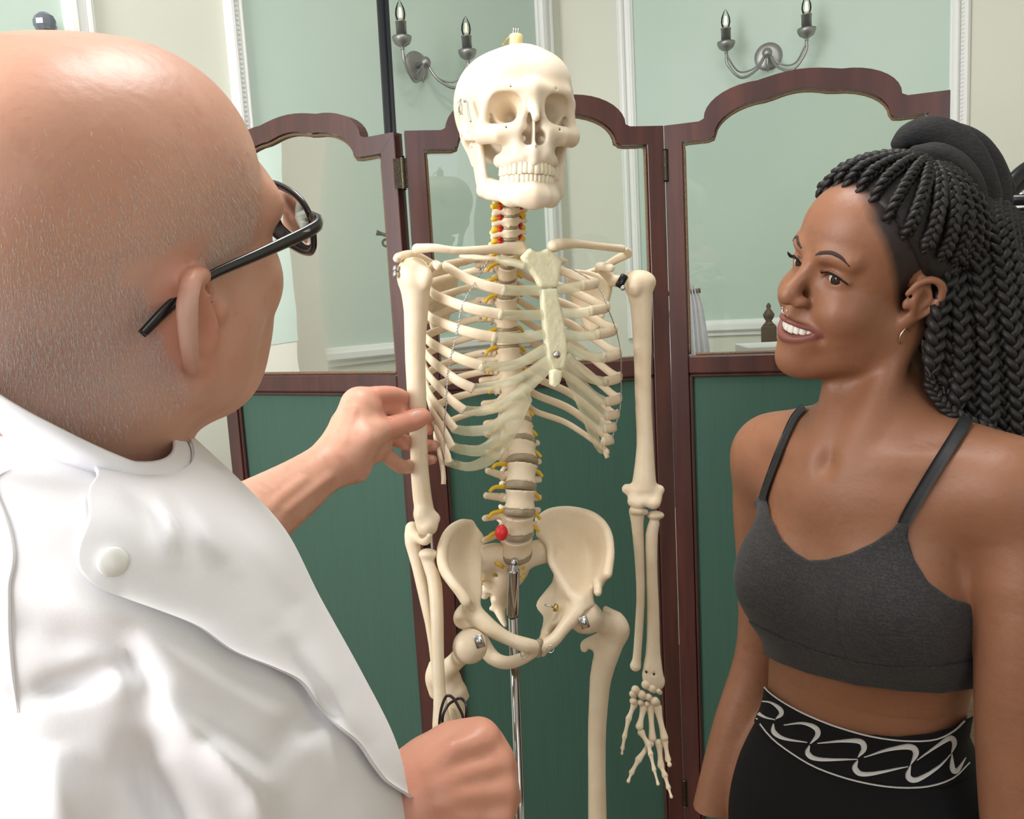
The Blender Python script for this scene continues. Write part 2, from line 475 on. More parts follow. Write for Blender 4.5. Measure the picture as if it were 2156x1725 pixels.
M['skullbone'] = mat('skull_plastic', (0.81, 0.70, 0.555), 0.38, sss=0.12, sssr=(1, .7, .4), sscale=.006, noise=[(22, (0.77, 0.63, 0.45), 5, .42, .75)], bump=(60, .06, .002))
M['tooth'] = mat('tooth_plastic', (0.86, 0.78, 0.60), 0.3)
M['cartilage'] = mat('cartilage_plastic', (0.88, 0.84, 0.60), 0.14, alpha=0.44, coat=.4, noise=(60, (0.82, 0.79, 0.56), 3, .4, .7), bump=(120, .15, .002))
M['sternum'] = mat('sternum_plastic', (0.88, 0.85, 0.62), 0.3, sss=0.3, sssr=(1, .9, .5), sscale=.01, noise=(90, (0.80, 0.77, 0.53), 3, .4, .7), bump=[(110, .45, .003), (380, .2, .001)])
M['disc'] = mat('disc_plastic', (0.40, 0.32, 0.21), 0.28, trans=0.25, noise=(80, (0.52, 0.43, 0.29), 3, .4, .7))
M['nerve'] = mat('nerve_yellow', (0.80, 0.50, 0.03), 0.35)
M['red'] = mat('artery_red', (0.62, 0.02, 0.02), 0.35)
def glass_mat(name, tint, wav=0.0, rough=0.0, wscale=4.0):
    m = bpy.data.materials.new(name); m.use_nodes = True; nt = m.node_tree
    for n in list(nt.nodes): nt.nodes.remove(n)
    out = nt.nodes.new('ShaderNodeOutputMaterial'); tr = nt.nodes.new('ShaderNodeBsdfTransparent'); gl = nt.nodes.new('ShaderNodeBsdfGlossy')
    fr = nt.nodes.new('ShaderNodeFresnel'); mx = nt.nodes.new('ShaderNodeMixShader')
    tr.inputs['Color'].default_value = (*tint, 1); gl.inputs['Roughness'].default_value = rough; fr.inputs['IOR'].default_value = 1.5
    if wav:
        tc = nt.nodes.new('ShaderNodeTexCoord'); n = nt.nodes.new('ShaderNodeTexNoise'); n.inputs['Scale'].default_value = wscale; n.inputs['Detail'].default_value = 2
        bp = nt.nodes.new('ShaderNodeBump'); bp.inputs['Strength'].default_value = wav; bp.inputs['Distance'].default_value = 0.01
        nt.links.new(tc.outputs['Object'], n.inputs['Vector']); nt.links.new(n.outputs['Fac'], bp.inputs['Height'])
        nt.links.new(bp.outputs['Normal'], gl.inputs['Normal'])
    nt.links.new(fr.outputs['Fac'], mx.inputs['Fac']); nt.links.new(tr.outputs['BSDF'], mx.inputs[1]); nt.links.new(gl.outputs['BSDF'], mx.inputs[2])
    nt.links.new(mx.outputs['Shader'], out.inputs['Surface'])
    return m
M['glass'] = glass_mat('old_window_glass', (0.93, 0.95, 0.93), wav=0.10, wscale=4)
M['lens'] = glass_mat('clear_glass', (0.97, 0.97, 0.97))
# ------------------------------------------------------------------ room: two walls meeting in a corner behind the screen
def wall_frame(corner, az_deg):
    a = math.radians(az_deg)                      # azimuth of the inward normal, 0 = towards the camera
    n = np.array([math.sin(a), -math.cos(a), 0]); t = np.array([math.cos(a), math.sin(a), 0])
    return np.asarray(corner, float), t, n
CORNER = P(1205, 600, 3.3); CORNER[2] = 0
WA = wall_frame(CORNER, 42); WB = wall_frame(CORNER, -22)
def wall_s(W, px, py):
    """distance along the wall (from the corner) and height where the sight line of a pixel meets the wall"""
    c, t, n = W; r = P(px, py, 1.0) - CAMPOS
    lam = (c - CAMPOS).dot(n) / r.dot(n); q = CAMPOS + lam * r
    return (q - c).dot(t), q[2]
CEIL = 3.05
def wall_box(W, s0, s1, z0, z1, y0, y1, bevel=0.0):
    c, t, n = W
    ctr = c + t * (s0 + s1) / 2 + np.array([0, 0, (z0 + z1) / 2]) + n * (y0 + y1) / 2
    return boxv(ctr, (abs(s1 - s0) / 2, abs(y1 - y0) / 2, abs(z1 - z0) / 2), t, n, (0, 0, 1), bevel)
def structure(name, VF, m, parent=None, smooth=False):
    o = mk(name, VF[0], VF[1], m, parent, smooth)
    if parent is None: o['kind'] = 'structure'
    return o
sA = -3.2; sB = 2.2
wall_left = structure('wall_left', wall_box(WA, sA, 0.05, 0, CEIL, -0.10, 0), M['cream'])
wall_right = structure('wall_right', wall_box(WB, -0.0, sB, 0, CEIL, -0.10, 0), M['cream'])
structure('floor', boxv((0, 0.6, -0.03), (3.6, 3.4, 0.03)), M['floor'])
structure('ceiling', boxv((0, 0.6, CEIL + 0.03), (3.6, 3.4, 0.03)), M['ceiling'])
# wall behind the camera with two sash windows, wall at the man's back with one (they let the daylight in)
def wall_with_opening(name, c, t, n, half, openings, m):
    """vertical wall as boxes around rectangular openings (u0,u1,z0,z1)"""
    mb = MB(); us = sorted({-half, half, *[o[0] for o in openings], *[o[1] for o in openings]})
    for a, b in zip(us[:-1], us[1:]):
        op = [o for o in openings if o[0] <= (a + b) / 2 <= o[1]]
        zs = [(0, CEIL)] if not op else [(0, op[0][2]), (op[0][3], CEIL)]
        for z0, z1 in zs:
            V, F = boxv(np.asarray(c) + np.asarray(t) * (a + b) / 2 + np.array([0, 0, (z0 + z1) / 2]), ((b - a) / 2, .06, (z1 - z0) / 2), t, n)
            mb.add(V, F)
    o = mb.build(name, m, None, False); o['kind'] = 'structure'; return o
REAR = [(-0.10, 1.20, 1.15, 2.95)]
LEFT = [(-0.95, 0.55, 1.10, 2.90)]
wall_with_opening('wall_rear', (0, -2.45, 0), (1, 0, 0), (0, 1, 0), 3.4, REAR, M['cream'])
wall_with_opening('wall_window_side', (-2.2, 0, 0), (0, 1, 0), (1, 0, 0), 2.75, [(-0.95, 0.55, 1.10, 2.90)], M['cream'])
wall_with_opening('wall_far_side', (2.45, 0.2, 0), (0, 1, 0), (1, 0, 0), 2.7, [], M['cream'])
def sash(name, c, t, n, u0, u1, z0, z1):
    mb = MB(); c = np.asarray(c, float); t = np.asarray(t, float); n = np.asarray(n, float)
    def bar(ua, ub, za, zb, th=.03):
        V, F = boxv(c + t * (ua + ub) / 2 + np.array([0, 0, (za + zb) / 2]), ((ub - ua) / 2, th, (zb - za) / 2), t, n); mb.add(V, F)
    w = .06; zm = (z0 + z1) / 2; um = (u0 + u1) / 2
    bar(u0, u0 + w, z0, z1); bar(u1 - w, u1, z0, z1); bar(u0, u1, z0, z0 + w); bar(u0, u1, z1 - w, z1)
    bar(u0, u1, zm - .03, zm + .03); bar(um - .012, um + .012, z0, z1, .02)
    o = mb.build(name, M['trimwhite'], None, False); o['kind'] = 'structure'; return o
sash('window_1', (0, -2.45, 0), (1, 0, 0), (0, 1, 0), *REAR[0])
sash('window_2', (-2.2, 0, 0), (0, 1, 0), (1, 0, 0), *LEFT[0])
# mint panels, proud mouldings
def panel(W, s0, s1, z0, z1, parent):
    structure('wall_panel', wall_box(W, s0, s1, z0, z1, 0.0, 0.004), M['mint'], parent)
TR = [0]
def moulding(W, s0, s1, z0, z1, beads=False):
    """vertical or horizontal stepped moulding as one trim"""
    TR[0] += 1; mb = MB()
    mb.add(*wall_box(W, s0, s1, z0, z1, 0, 0.014, .003))
    w = s1 - s0; hgt = z1 - z0
    if hgt > w: mb.add(*wall_box(W, s0 + w * .12, s0 + w * .46, z0, z1, 0.01, 0.030, .006)); mb.add(*wall_box(W, s0 + w * .72, s0 + w * .92, z0, z1, .01, .022, .004))
    else: mb.add(*wall_box(W, s0, s1, z0 + hgt * .3, z0 + hgt * .8, 0.01, 0.034, .006))
    if beads:
        z = max(z0, 1.2)
        while z < z1 - .01:
            V, F = uvsphere(W[0] + W[1] * (s0 + w * .60) + np.array([0, 0, z]) + W[2] * .014, .0055, 6, 4); mb.add(V, F); z += .013
    o = mb.build('trim_%d' % TR[0], M['trimwhite'], None, False); o['kind'] = 'structure'; return o
def sA_(px, py=200): return wall_s(WA, px, py)[0]
def sB_(px, py=100): return wall_s(WB, px, py)[0]
a_mint0, a_mint1 = sA_(520), sA_(1132, 60)
b_mint0, b_mint1 = sB_(1334), sB_(1999)
zP0, zP1 = wall_s(WB, 1560, 672)[1], 2.85
panel(WA, a_mint0, a_mint1, zP0, zP1, wall_left)
panel(WB, b_mint0, b_mint1, zP0, zP1, wall_right)
panel(WA, sA, sA_(133, 30), zP0, zP1, wall_left)
moulding(WA, sA_(476, 100), sA_(516, 100), zP0 - .06, zP1 + .06, True)
moulding(WA, sA_(1126, 60), sA_(1160, 60), zP0 - .06, zP1 + .06)
moulding(WB, sB_(1300, 60), sB_(1334, 60), zP0 - .06, zP1 + .06)
moulding(WB, sB_(1999, 100), sB_(2042, 100), zP0 - .06, zP1 + .06, True)
moulding(WA, sA_(130, 30), sA_(197, 30), 0, CEIL)
moulding(WB, b_mint0, b_mint1, zP0 - .06, zP0)
moulding(WA, a_mint0, a_mint1, zP0 - .06, zP0)
for W, s0, s1, nm in ((WA, sA, -.02, 'baseboard_left'), (WB, .02, sB, 'baseboard_right')):
    structure(nm, wall_box(W, s0, s1, 0, .16, 0, .02, .004), M['trimwhite'])

# ------------------------------------------------------------------ wall sconces
def sconce(W, px, py, label):
    c, t, n = W; s, z = wall_s(W, px, py); up = np.array([0, 0, 1.0])
    base = c + t * s + up * z
    root = empty('wall_sconce', base); tag(root, label, 'wall light', 'candle wall sconces above the screen')
    V, F = lathe(base, n, [(.001, 0), (.048, 0), (.048, .006), (.044, .010), (.030, .012), (.012, .013)], 28); mk('backplate', V, F, M['pewter'], root)
    mb = MB(); hub = base + n * .055 - up * .008
    mb.add(*lathe(base + n * .012, n, [(.010, 0), (.009, .03), (.012, .034), (.017, .042), (.017, .05), (.010, .058), (.001, .060)], 18))
    mb.add(*tube([hub + n * -.005, hub - up * .03 + n * -.01, hub - up * .052 + n * -.02], [.006, .005, .002], 8)); mb.build('hub', M['pewter'], root)
    for sg in (-1, 1):
        e = base + t * (sg * .132) + n * .115 + up * .012
        mb = MB()
        mb.add(*tube([hub + t * sg * .008, hub + t * sg * .035 - up * .048 + n * .02, hub + t * sg * .085 - up * .072 + n * .045, e - up * .045 + t * sg * -.004, e], [.0048] * 5, 10))
        mb.add(*tube([hub + t * sg * .008 + up * .002, hub + t * sg * .045 - up * .038 + n * .005, hub + t * sg * .092 - up * .048 + n * .03, e - up * .03 + t * sg * -.010 - n * .006, e], [.003] * 5, 8))
        arm = mb.build('arm', M['pewter'], root)
        V, F = lathe(e - up * .004, up, [(.004, -.006), (.007, -.004), (.005, .002), (.012, .006), (.024, .014), (.030, .026), (.031, .034), (.028, .034), (.024, .022), (.004, .018)], 24)
        mk('drip_cup', V, F, M['pewter'], root)
        V, F = lathe(e + up * .02, up, [(.0165, 0), (.0165, .052), (.0175, .052), (.0175, .056), (.013, .056), (.004, .054)], 20); mk('candle_sleeve', V, F, M['pewter'], root)
        b = e + up * .076
        V, F = lathe(b, up, [(.010, 0), (.014, .008), (.0165, .02), (.015, .034), (.009, .050), (.003, .060), (.001, .063)], 18)
        bulb = mk('bulb', V, F, M['lens'], root)
        mb = MB()
        for q in range(4):
            a = q * math.pi / 2; dx = t * math.cos(a) * .004 + n * math.sin(a) * .004
            mb.add(*tube([b + dx + up * .012, b + dx * .6 + up * .04], [.0011, .0011], 6, res=2))
        mb.build('filament', M['filament'], bulb)
M['filament'] = mat('warm_filament', (0.9, 0.6, 0.2), .4, emit=((1.0, .72, .28), 3.0))
sconce(WA, 875, 140, 'pewter two-arm candle wall light on the left wall, partly behind the skull')
sconce(WB, 1618, 120, 'pewter two-arm candle wall light on the right wall, above the arched screen panel')

# ------------------------------------------------------------------ folding screen of three arched panels
PT = .026                                            # panel thickness
def screen_frame(pxl, dl, pxr, dr, ytop_l):
    """bottom-left/right ground points of a panel from the pixel columns of its top corners"""
    L = P(pxl, ytop_l, dl); return L
def build_panel(root, L, Rr, ztop, rise, zrail, st, bow, hinge_side):
    """L,Rr: ground positions (x,y) of outer edges; ztop: shoulder height; rise: extra height of the arch"""
    L = np.array([L[0], L[1], 0.0]); Rr = np.array([Rr[0], Rr[1], 0.0]); W = np.linalg.norm(Rr - L)
    ex = (Rr - L) / W; ey = np.cross([0, 0, 1.0], ex); up = np.array([0, 0, 1.0])     # ey points away from the camera
    def w(u, v, y): return L + ex * u + up * v + ey * y
    # outline of the arched head (outer) and of the glass opening (inner)
    sh = W * .135; q = W * .052
    def head(inset, z0):
        """from left to right along the top"""
        pts = []
        x0, x1 = inset, W - inset
        pts.append((x0, ztop - inset))
        s2 = sh + inset * 0.55
        pts.append((s2, ztop - inset))
        # small vertical cove then quarter curve up to the arch
        n = 9; ra = W * .20; rz = rise * .80
        for i in range(n + 1):
            a = math.pi / 2 * i / n
            pts.append((s2 + q * .35 + ra * (1 - math.cos(a)), ztop - inset + rise * .06 + rz * math.sin(a)))
        for i in range(1, 8):
            t = i / 8; xa = s2 + q * .35 + ra; xb = W - xa
            pts.append((xa + (xb - xa) * t, ztop - inset + rise * .06 + rz + (rise * .14) * math.sin(math.pi * t)))
        for p in pts[2:2 + n + 1][::-1]: pts.append((W - p[0], p[1]))
        pts.append((W - s2, ztop - inset)); pts.append((x1, ztop - inset))
        return pts
    outer = head(0.0, 0); inner = head(st, 0)
    def band(o, i, y0, y1, mb):
        n = len(o); V = []
        for y in (y0, y1):
            V += [w(a, b, y) for a, b in o] + [w(a, b, y) for a, b in i]
        F = []
        for k in range(n - 1):
            F.append([k, n + k, n + k + 1, k + 1]); F.append([2 * n + k, 2 * n + k + 1, 3 * n + k + 1, 3 * n + k])
            F.append([k, k + 1, 2 * n + k + 1, 2 * n + k]); F.append([n + k, 3 * n + k, 3 * n + k + 1, n + k + 1])
        F.append([0, 2 * n, 3 * n, n]); F.append([n - 1, 2 * n - 1, 4 * n - 1, 3 * n - 1])
        mb.add(V, F)
    mb = MB(); h = PT / 2
    band(outer, inner, -h, h, mb)
    fr = mb.build('arched_top_rail', M['mahogany'], root, False)
    def bar(name, u0, u1, z0, z1, y0=-h, y1=h, m='mahogany', bev=.003):
        V, F = boxv(w((u0 + u1) / 2, (z0 + z1) / 2, (y0 + y1) / 2), ((u1 - u0) / 2, (y1 - y0) / 2, (z1 - z0) / 2), ex, ey, up, bev)
        return mk(name, V, F, M[m], root, False)
    bar('stile', 0, st, .04, ztop, -h + .0002, h - .0002, 'mahogany', .001); bar('stile', W - st, W, .04, ztop, -h + .0002, h - .0002, 'mahogany', .001)
    rw = .036
    bar('middle_rail', st, W - st, zrail - rw, zrail); bar('bottom_rail', st, W - st, .12, .17)
    for u in (st / 2, W - st / 2): mk('foot', *lathe(w(u, 0, 0), up, [(.008, 0), (.014, .006), (.016, .02), (.010, .03), (.015, .04)], 14), M['mahogany'], root)
    # glass
    gl = [(st - .004, zrail - .004)] + inner + [(W - st + .004, zrail - .004)]
    gl[1] = (st - .004, gl[1][1]); gl[-2] = (W - st + .004, gl[-2][1])
    gl = [(a, b + (.004 if b > zrail else 0)) for a, b in gl]; n = len(gl)
    V = [w(a, b, -.002) for a, b in gl] + [w(a, b, .002) for a, b in gl]; tri = poly_fill(gl)
    F = [t for t in tri] + [[i + n for i in t][::-1] for t in tri] + [[i, (i + 1) % n, n + (i + 1) % n, n + i] for i in range(n)]
    mk('glass_pane', V, F, M['glass'], root, False)
    # rope bead around the glass, front side
    rp = [(st + .003, zrail + .003)] + [(min(max(a, st + .003), W - st - .003), b - .004) for a, b in inner] + [(W - st - .003, zrail + .003)]
    dense = []
    for a, b in zip(rp, rp[1:] + rp[:1]):
        m = max(1, int(math.hypot(b[0] - a[0], b[1] - a[1]) / .012)); dense += [(a[0] + (b[0] - a[0]) * k / m, a[1] + (b[1] - a[1]) * k / m) for k in range(m)]
    V, F = tube([w(a, b, -.006) for a, b in dense], .0030, 6, len(dense) + 1, up=ey); mk('rope_bead', V, F, M['rope'], root)
    # dark slip moulding behind the rope
    # cloth panel
    V, F = boxv(w(W / 2, (zrail - rw + .17) / 2, .002), (W / 2 - st + .004, .003, (zrail - rw - .17) / 2 + .004), ex, ey, up); mk('cloth_panel', V, F, M['greencloth'], root, False)
    for (u0, u1, z0, z1) in ((st, st + .007, .17, zrail - rw), (W - st - .007, W - st, .17, zrail - rw), (st, W - st, zrail - rw - .007, zrail - rw)):
        bar('cloth_beading', u0, u1, z0, z1, -.009, -.001, 'mahogany', .002)
    return w, W
SP = {}
def gp(px, py, d):
    p = P(px, py, d); return p
screen = empty('folding_screen', (0.05, 1.6, 0))
tag(screen, 'three-panel mahogany folding screen with arched glass tops and green cloth panels', 'screen')
cl, cr = gp(851, 279, 1.515), gp(1392, 268, 1.60)
rl, rr = gp(1400, 266, 1.60), gp(1999, 189, 1.43)
ll, lr = gp(428, 300, 1.76), gp(838, 284, 1.52)
zt = np.mean([cl[2], cr[2], rl[2], rr[2], lr[2]])
zr = zt - (gp(1120, 268, 1.55)[2] - gp(1120, 772, 1.55)[2])
for (a, b, nm) in ((ll, lr, 'l'), (cl, cr, 'c'), (rl, rr, 'r')):
    pr = empty('panel', (0, 0, 0)); pr.parent = screen; OFF[pr] = np.zeros(3); pr.location = -np.asarray(screen.location)
    SP[nm] = build_panel(pr, a, b, zt, .070, zr, .034, 0, 0)
def hinge(p, ex, parent):
    mb = MB()
    mb.add(*lathe(p - np.array([0, 0, .028]), (0, 0, 1), [(.0045, 0), (.0045, .056)], 10))
    mb.add(*lathe(p - np.array([0, 0, .031]), (0, 0, 1), [(.003, 0), (.0055, .0015), (.003, .003)], 10)); mb.add(*lathe(p + np.array([0, 0, .028]), (0, 0, 1), [(.003, 0), (.0055, .0015), (.003, .003)], 10))
    for sg in (-1, 1): mb.add(*boxv(p + ex * sg * .009 + np.array([0, .002, 0]), (.008, .0012, .027), ex, np.cross([0, 0, 1.0], ex)))
    mb.build('hinge', M['darkhinge'], parent, False)
for q in (((lr + cl) / 2), ((cr + rl) / 2)):
    for z in (zt - .075, .35):
        hinge(np.array([q[0], q[1] - PT / 2 - .001, z]), np.array([1.0, 0, 0]), screen)
# ------------------------------------------------------------------ anatomical skeleton
def head_rot(yaw, pit, rol):
    yaw, pit, rol = map(math.radians, (yaw, pit, rol))
    cy, sy, cp, sp, cr, sr = math.cos(yaw), math.sin(yaw), math.cos(pit), math.sin(pit), math.cos(rol), math.sin(rol)
    f = np.array([sy * cp, -cy * cp, sp]); x0 = np.array([cy, sy, 0]); z0 = np.cross(x0, f)
    if z0[2] < 0: z0 = -z0
    return np.stack([cr * x0 + sr * z0, f, -sr * x0 + cr * z0], 1)
class Frame:
    def __init__(s, o, R, k): s.o, s.R, s.k = np.asarray(o, float), R, k
    def __call__(s, V): return s.o + (np.asarray(V, float) * s.k) @ s.R.T
    def inv(s, W): return ((np.asarray(W, float) - s.o) @ s.R) / s.k
SKX = empty('anatomical_skeleton', (P(1090, 1700, 1.12)[0], P(1090, 1700, 1.12)[1], 0))
tag(SKX, 'life-size cream plastic teaching skeleton on a chrome stand, between the man and the woman', 'skeleton')
SKF = Frame(P(1087, 288, 1.05), head_rot(11.5, -1, -3.0), 1.03)
g = Grid((-.080, -.100, -.05), (.080, .118, .128), .0014, .025)
g.ell((0, -.008, .036), (.0670, .0900, .0660))
g.ell((0, .032, .040), (.0545, .0580, .0560), .02)
for s in (-1, 1):
    g.ell((s * .029, -.026, .046), (.041, .062, .048), .025)
    g.ell((s * .022, .064, .052), (.024, .020, .024), .02)
g.ell((0, -.050, .022), (.050, .043, .044), .03)
g.ell((0, .02, -.012), (.030, .050, .018), .02)
for s in (-1, 1):
    g.ell((s * .082, .058, .020), (.024, .030, .034), .016, True)            # temporal hollow
    g.chain([(s * .050, .062, .026), (s * .040, .078, .0345), (s * .018, .089, .0335), (0, .092, .034)], [.0055, .0062, .0060, .0075], .012)   # brow
    g.chain([(s * .018, .086, -.010), (s * .036, .078, -.012), (s * .053, .060, -.010)], [.0115, .0115, .0110], .010)     # cheekbone
    g.chain([(s * .054, .058, -.009), (s * .0645, .036, -.009), (s * .066, .018, -.006), (s * .062, -.002, -.002)], [.0085, .0052, .0046, .007], .006, nrm=(1, 0, 0), flat=.62)
    g.chain([(s * .053, .060, -.006), (s * .0515, .0635, .014), (s * .050, .064, .028)], [.0075, .0055, .006], .006)    # frontal process
    g.chain([(s * .0095, .089, .024), (s * .0125, .090, .006), (s * .0175, .086, -.016), (s * .017, .086, -.030)], [.0062, .0055, .0058, .007], .006)
    g.cone((s * .054, -.008, .002), (s * .050, -.008, -.032), .014, .0062, .012)    # mastoid
    g.chain([(s * .010, .088, -.038), (s * .021, .080, -.040), (s * .028, .066, -.040), (s * .030, .050, -.038)], [.009, .0088, .0085, .0085], .008)
g.ell((0, .066, -.022), (.030, .026, .024), .010)
g.cone((0, .090, .028), (0, .1035, .002), .0070, .0046, .008)
g.cone((0, .094, -.034), (0, .094, -.044), .007, .006, .006)
for s in (-1, 1):
    E = np.array([unit((.95, -.30 * s * s, .10)), (0, 1, 0), (0, 0, 1)])
    g.box((s * .0322, .090, .0155), (.0192, .024, .0160), .003, True, np.array([unit((1, -.28 * s, -.06 * s)), unit((.28 * s, 1, 0)), (.06 * s, 0, 1)]), .013)
    g.cone((s * .031, .080, .016), (s * .017, .046, .012), .0165, .006, .004, True)
    g.cone((s * .047, .056, .012), (s * .047, .060, .010), .0035, .0035, .003, True)
    g.ell((s * .0066, .098, -.0170), (.0078, .030, .0085), .003, True)
    g.ell((s * .034, .092, -.030), (.008, .008, .010), .008, True)                  # canine hollow
    g.cone((s * .031, .100, -.0075), (s * .031, .080, -.0075), .0013, .0013, .001, True)
    g.cone((s * .026, .110, .0365), (s * .026, .085, .0365), .0010, .0010, .001, True)
    g.cone((s * .022, .060, .012), (s * .030, .085, .003), .0012, .0012, .001, True)
    g.cone((s * .074, -.002, -.004), (s * .056, -.002, -.004), .0035, .003, .003, True)
g.cone((0, .114, -.002), (0, .112, -.0155), .0052, .0098, .003, True); g.cone((0, .092, -.002), (0, .088, -.0155), .0046, .0090, .003, True)
g.box((0, .078, -.010), (.0011, .020, .019))                                        # septum
for s in (-1, 1): g.ell((s * .0105, .078, -.018), (.0035, .014, .0045), .002)
g.cone((0, .096, -.027), (0, .102, -.027), .003, .0012, .003)
g.cone((0, .02, .038), (0, -.03, .028), .028, .028, 0.0, True)                      # hollow brain case
V, F = g.mesh(1); skull = mk('skull', SKF(V), F, M['skullbone'], SKX)
skull['label'] = 'cream skull with hollow eye sockets'
# mandible
g = Grid((-.068, -.010, -.112), (.068, .108, .012), .0014, .010)
for s in (-1, 1):
    g.chain([(s * .047, .018, -.068), (s * .042, .040, -.074), (s * .030, .068, -.078), (s * .014, .086, -.080), (0, .090, -.081)], [.0085, .0085, .0095, .0105, .0115], .006, nrm=(1, .0, 0), flat=.8)
    g.chain([(s * .042, .034, -.062), (s * .034, .054, -.068), (s * .023, .074, -.071), (s * .010, .085, -.072), (0, .087, -.072)], [.0075, .0075, .0075, .0072, .0072], .006)
    g.patch([[(s * .047, .014, -.069, .0045), (s * .048, .028, -.074, .0045), (s * .045, .042, -.074, .0048)],
             [(s * .0505, .008, -.048, .0036), (s * .050, .024, -.046, .0032), (s * .047, .040, -.050, .0040)],
             [(s * .0535, .004, -.026, .0036), (s * .0520, .018, -.026, .0028), (s * .050, .035, -.027, .0034)],
             [(s * .0560, .003, -.010, .0045), (s * .0540, .016, -.014, .0028), (s * .052, .033, -.010, .0030)]], .002, 14, 10)
    g.cone((s * .0500, .006, -.003), (s * .0605, .004, -.003), .005, .005, .004)
    g.cone((s * .052, .032, -.010), (s * .0515, .030, -.002), .003, .0020, .003)
    g.cone((s * .026, .092, -.081), (s * .026, .070, -.079), .0013, .0013, .001, True)
g.ell((0, .091, -.086), (.020, .009, .010), .010)
for s in (-1, 1): g.ell((s * .024, .078, -.084), (.010, .009, .009), .010)
V, F = g.mesh(2); mand = mk('lower_jaw', SKF(V), F, M['skullbone'], SKX)
# teeth, each its own piece
def arch(t, yf, yb, xw):
    a = t * math.pi / 2
    return np.array([xw * math.sin(a), yb + (yf - yb) * math.cos(a)])
def teeth(parent, z_root, z_edge, yf, yb, xw, ws, r0):
    rnd = random.Random(int(abs(z_root) * 1e5))
    for s in (-1, 1):
        t = 0.0
        per = (math.pi / 2) * math.sqrt((xw ** 2 + (yf - yb) ** 2) / 2)
        for i, w_ in enumerate(ws):
            dt = w_ / per * .98; tm = t + dt / 2; t += dt
            c = arch(tm, yf, yb, xw); e = .01; tg = arch(tm + e, yf, yb, xw) - arch(tm - e, yf, yb, xw)
            tx = np.array([s * tg[0], tg[1], 0]); tx = unit(tx); ny = unit(np.cross([0, 0, 1.0], tx)) * (1 if s > 0 else -1)
            th = .0032 if i < 3 else .0045; hh = abs(z_edge - z_root) / 2
            gz = (z_edge + z_root) / 2 + rnd.uniform(-.0004, .0004)
            V, F = boxv((s * c[0], c[1], gz), (w_ / 2 * .97, th, hh * (1.08 if i == 2 else 1)), tx, ny if np.dot(np.cross(tx, ny), (0, 0, 1)) > 0 else -ny, (0, 0, 1), .0016)
            V = np.array(V); k = (V[:, 2] - z_root) / (z_edge - z_root); ctr = np.array([s * c[0], c[1]])
            sc_ = (0.78 + .26 * np.clip(k, 0, 1))[:, None]; V[:, :2] = ctr + (V[:, :2] - ctr) * sc_
            mk('tooth', SKF(V), F, M['tooth'], parent)
UW = [.0088, .0068, .0076, .0070, .0068, .0095, .009]; LW = [.0056, .0060, .0068, .0070, .0072, .0100, .0095]
teeth(skull, -.0445, -.0578, .0945, .048, .0310, UW, 0)
teeth(mand, -.0700, -.0574, .0915, .048, .0300, LW, 0)
def screw(p, n, r, parent, m='steel', name='screw'):
    n = unit(n); V, F = lathe(p, n, [(r, -.004), (r, 0.0), (r * .8, r * .35), (r * .4, r * .5), (r * .001, r * .52)], 12); return mk(name, V, F, M[m], parent)
# yellow top plug, spring hooks on the temple, jaw screws
top = SKF([[0, -.002, .1075]])[0]; ups = SKF.R[:, 2]
V, F = lathe(top - ups * .004, ups, [(.0085, 0), (.0085, .017), (.0075, .018), (.001, .018)], 16); plug = mk('hanger_plug', V, F, M['plugyellow'] if 'plugyellow' in M else M.setdefault('plugyellow', mat('pale_yellow_plastic', (.78, .66, .32), .4)), skull)
mb = MB(); rt = SKF.R[:, 0]
for s in (-1, 0, 1): mb.add(*tube([top + ups * .013 + rt * s * .003, top + ups * .0215 + rt * s * .003], [.0013, .0011], 8, res=2))
mb.build('hanger_pins', M['steel'], skull)
V, F = tube([top + ups * .010 - rt * .009, top + ups * .006 - rt * .013, top + ups * .001 - rt * .017], .0012, 8); mk('hanger_loop', V, F, M['brass'], skull)
def on_skull(x, y, z, out=.003): return SKF([[x, y, z]])[0]
mb = MB(); a = on_skull(-.0655, .040, .031); b = on_skull(-.0625, .046, .006)
for dx in (-.0011, .0011):
    mb.add(*tube([a + SKF.R[:, 1] * dx - rt * .002, (a + b) / 2 + SKF.R[:, 1] * dx - rt * .003, b + SKF.R[:, 1] * dx - rt * .002], .0011, 8))
mb.add(*lathe(a - rt * .004, -rt, [(.0024, 0), (.0024, .002), (.001, .003)], 10)); mb.build('hook_clasp', M['steel'], skull)
c0 = [(-.0695, .012, .040), (-.0715, .010, .036), (-.0715, .013, .032), (-.0715, .011, .028), (-.0705, .007, .025), (-.070, .010, .022)]
V, F = tube([on_skull(*c) - rt * .0015 for c in c0], .0013, 8); mk('hook_eye', V, F, M['steel'], skull)
for s in (-1, 1): screw(on_skull(s * .0570, .012, -.016), rt * s + SKF.R[:, 1] * .4, .0022, mand)
# spine, ribs, breast bone
TH = math.radians(25); LV = np.array([math.cos(TH), math.sin(TH), 0]); FV = np.array([math.sin(TH), -math.cos(TH), 0]); UP = np.array([0, 0, 1.0])
_sp = np.array([(415, 1078, 1.060), (434, 1076, 1.058), (502, 1075, 1.078), (560, 1070, 1.110), (600, 1067, 1.130), (680, 1068, 1.152), (740, 1071, 1.158), (810, 1079, 1.150), (890, 1092, 1.122), (931, 1097, 1.106), (972, 1100, 1.092), (1025, 1097, 1.082), (1078, 1094, 1.080), (1123, 1091, 1.090), (1167, 1088, 1.112)])
def spine(py): return P(np.interp(py, _sp[:, 0], _sp[:, 1]), py, np.interp(py, _sp[:, 0], _sp[:, 2]))
discs = [415, 434, 453, 478, 502, 528, 556, 588, 622, 657, 693, 730, 769, 809, 850, 891, 931, 972, 1025, 1078, 1123, 1167]
def pxm(px, d): return px / FPX * d
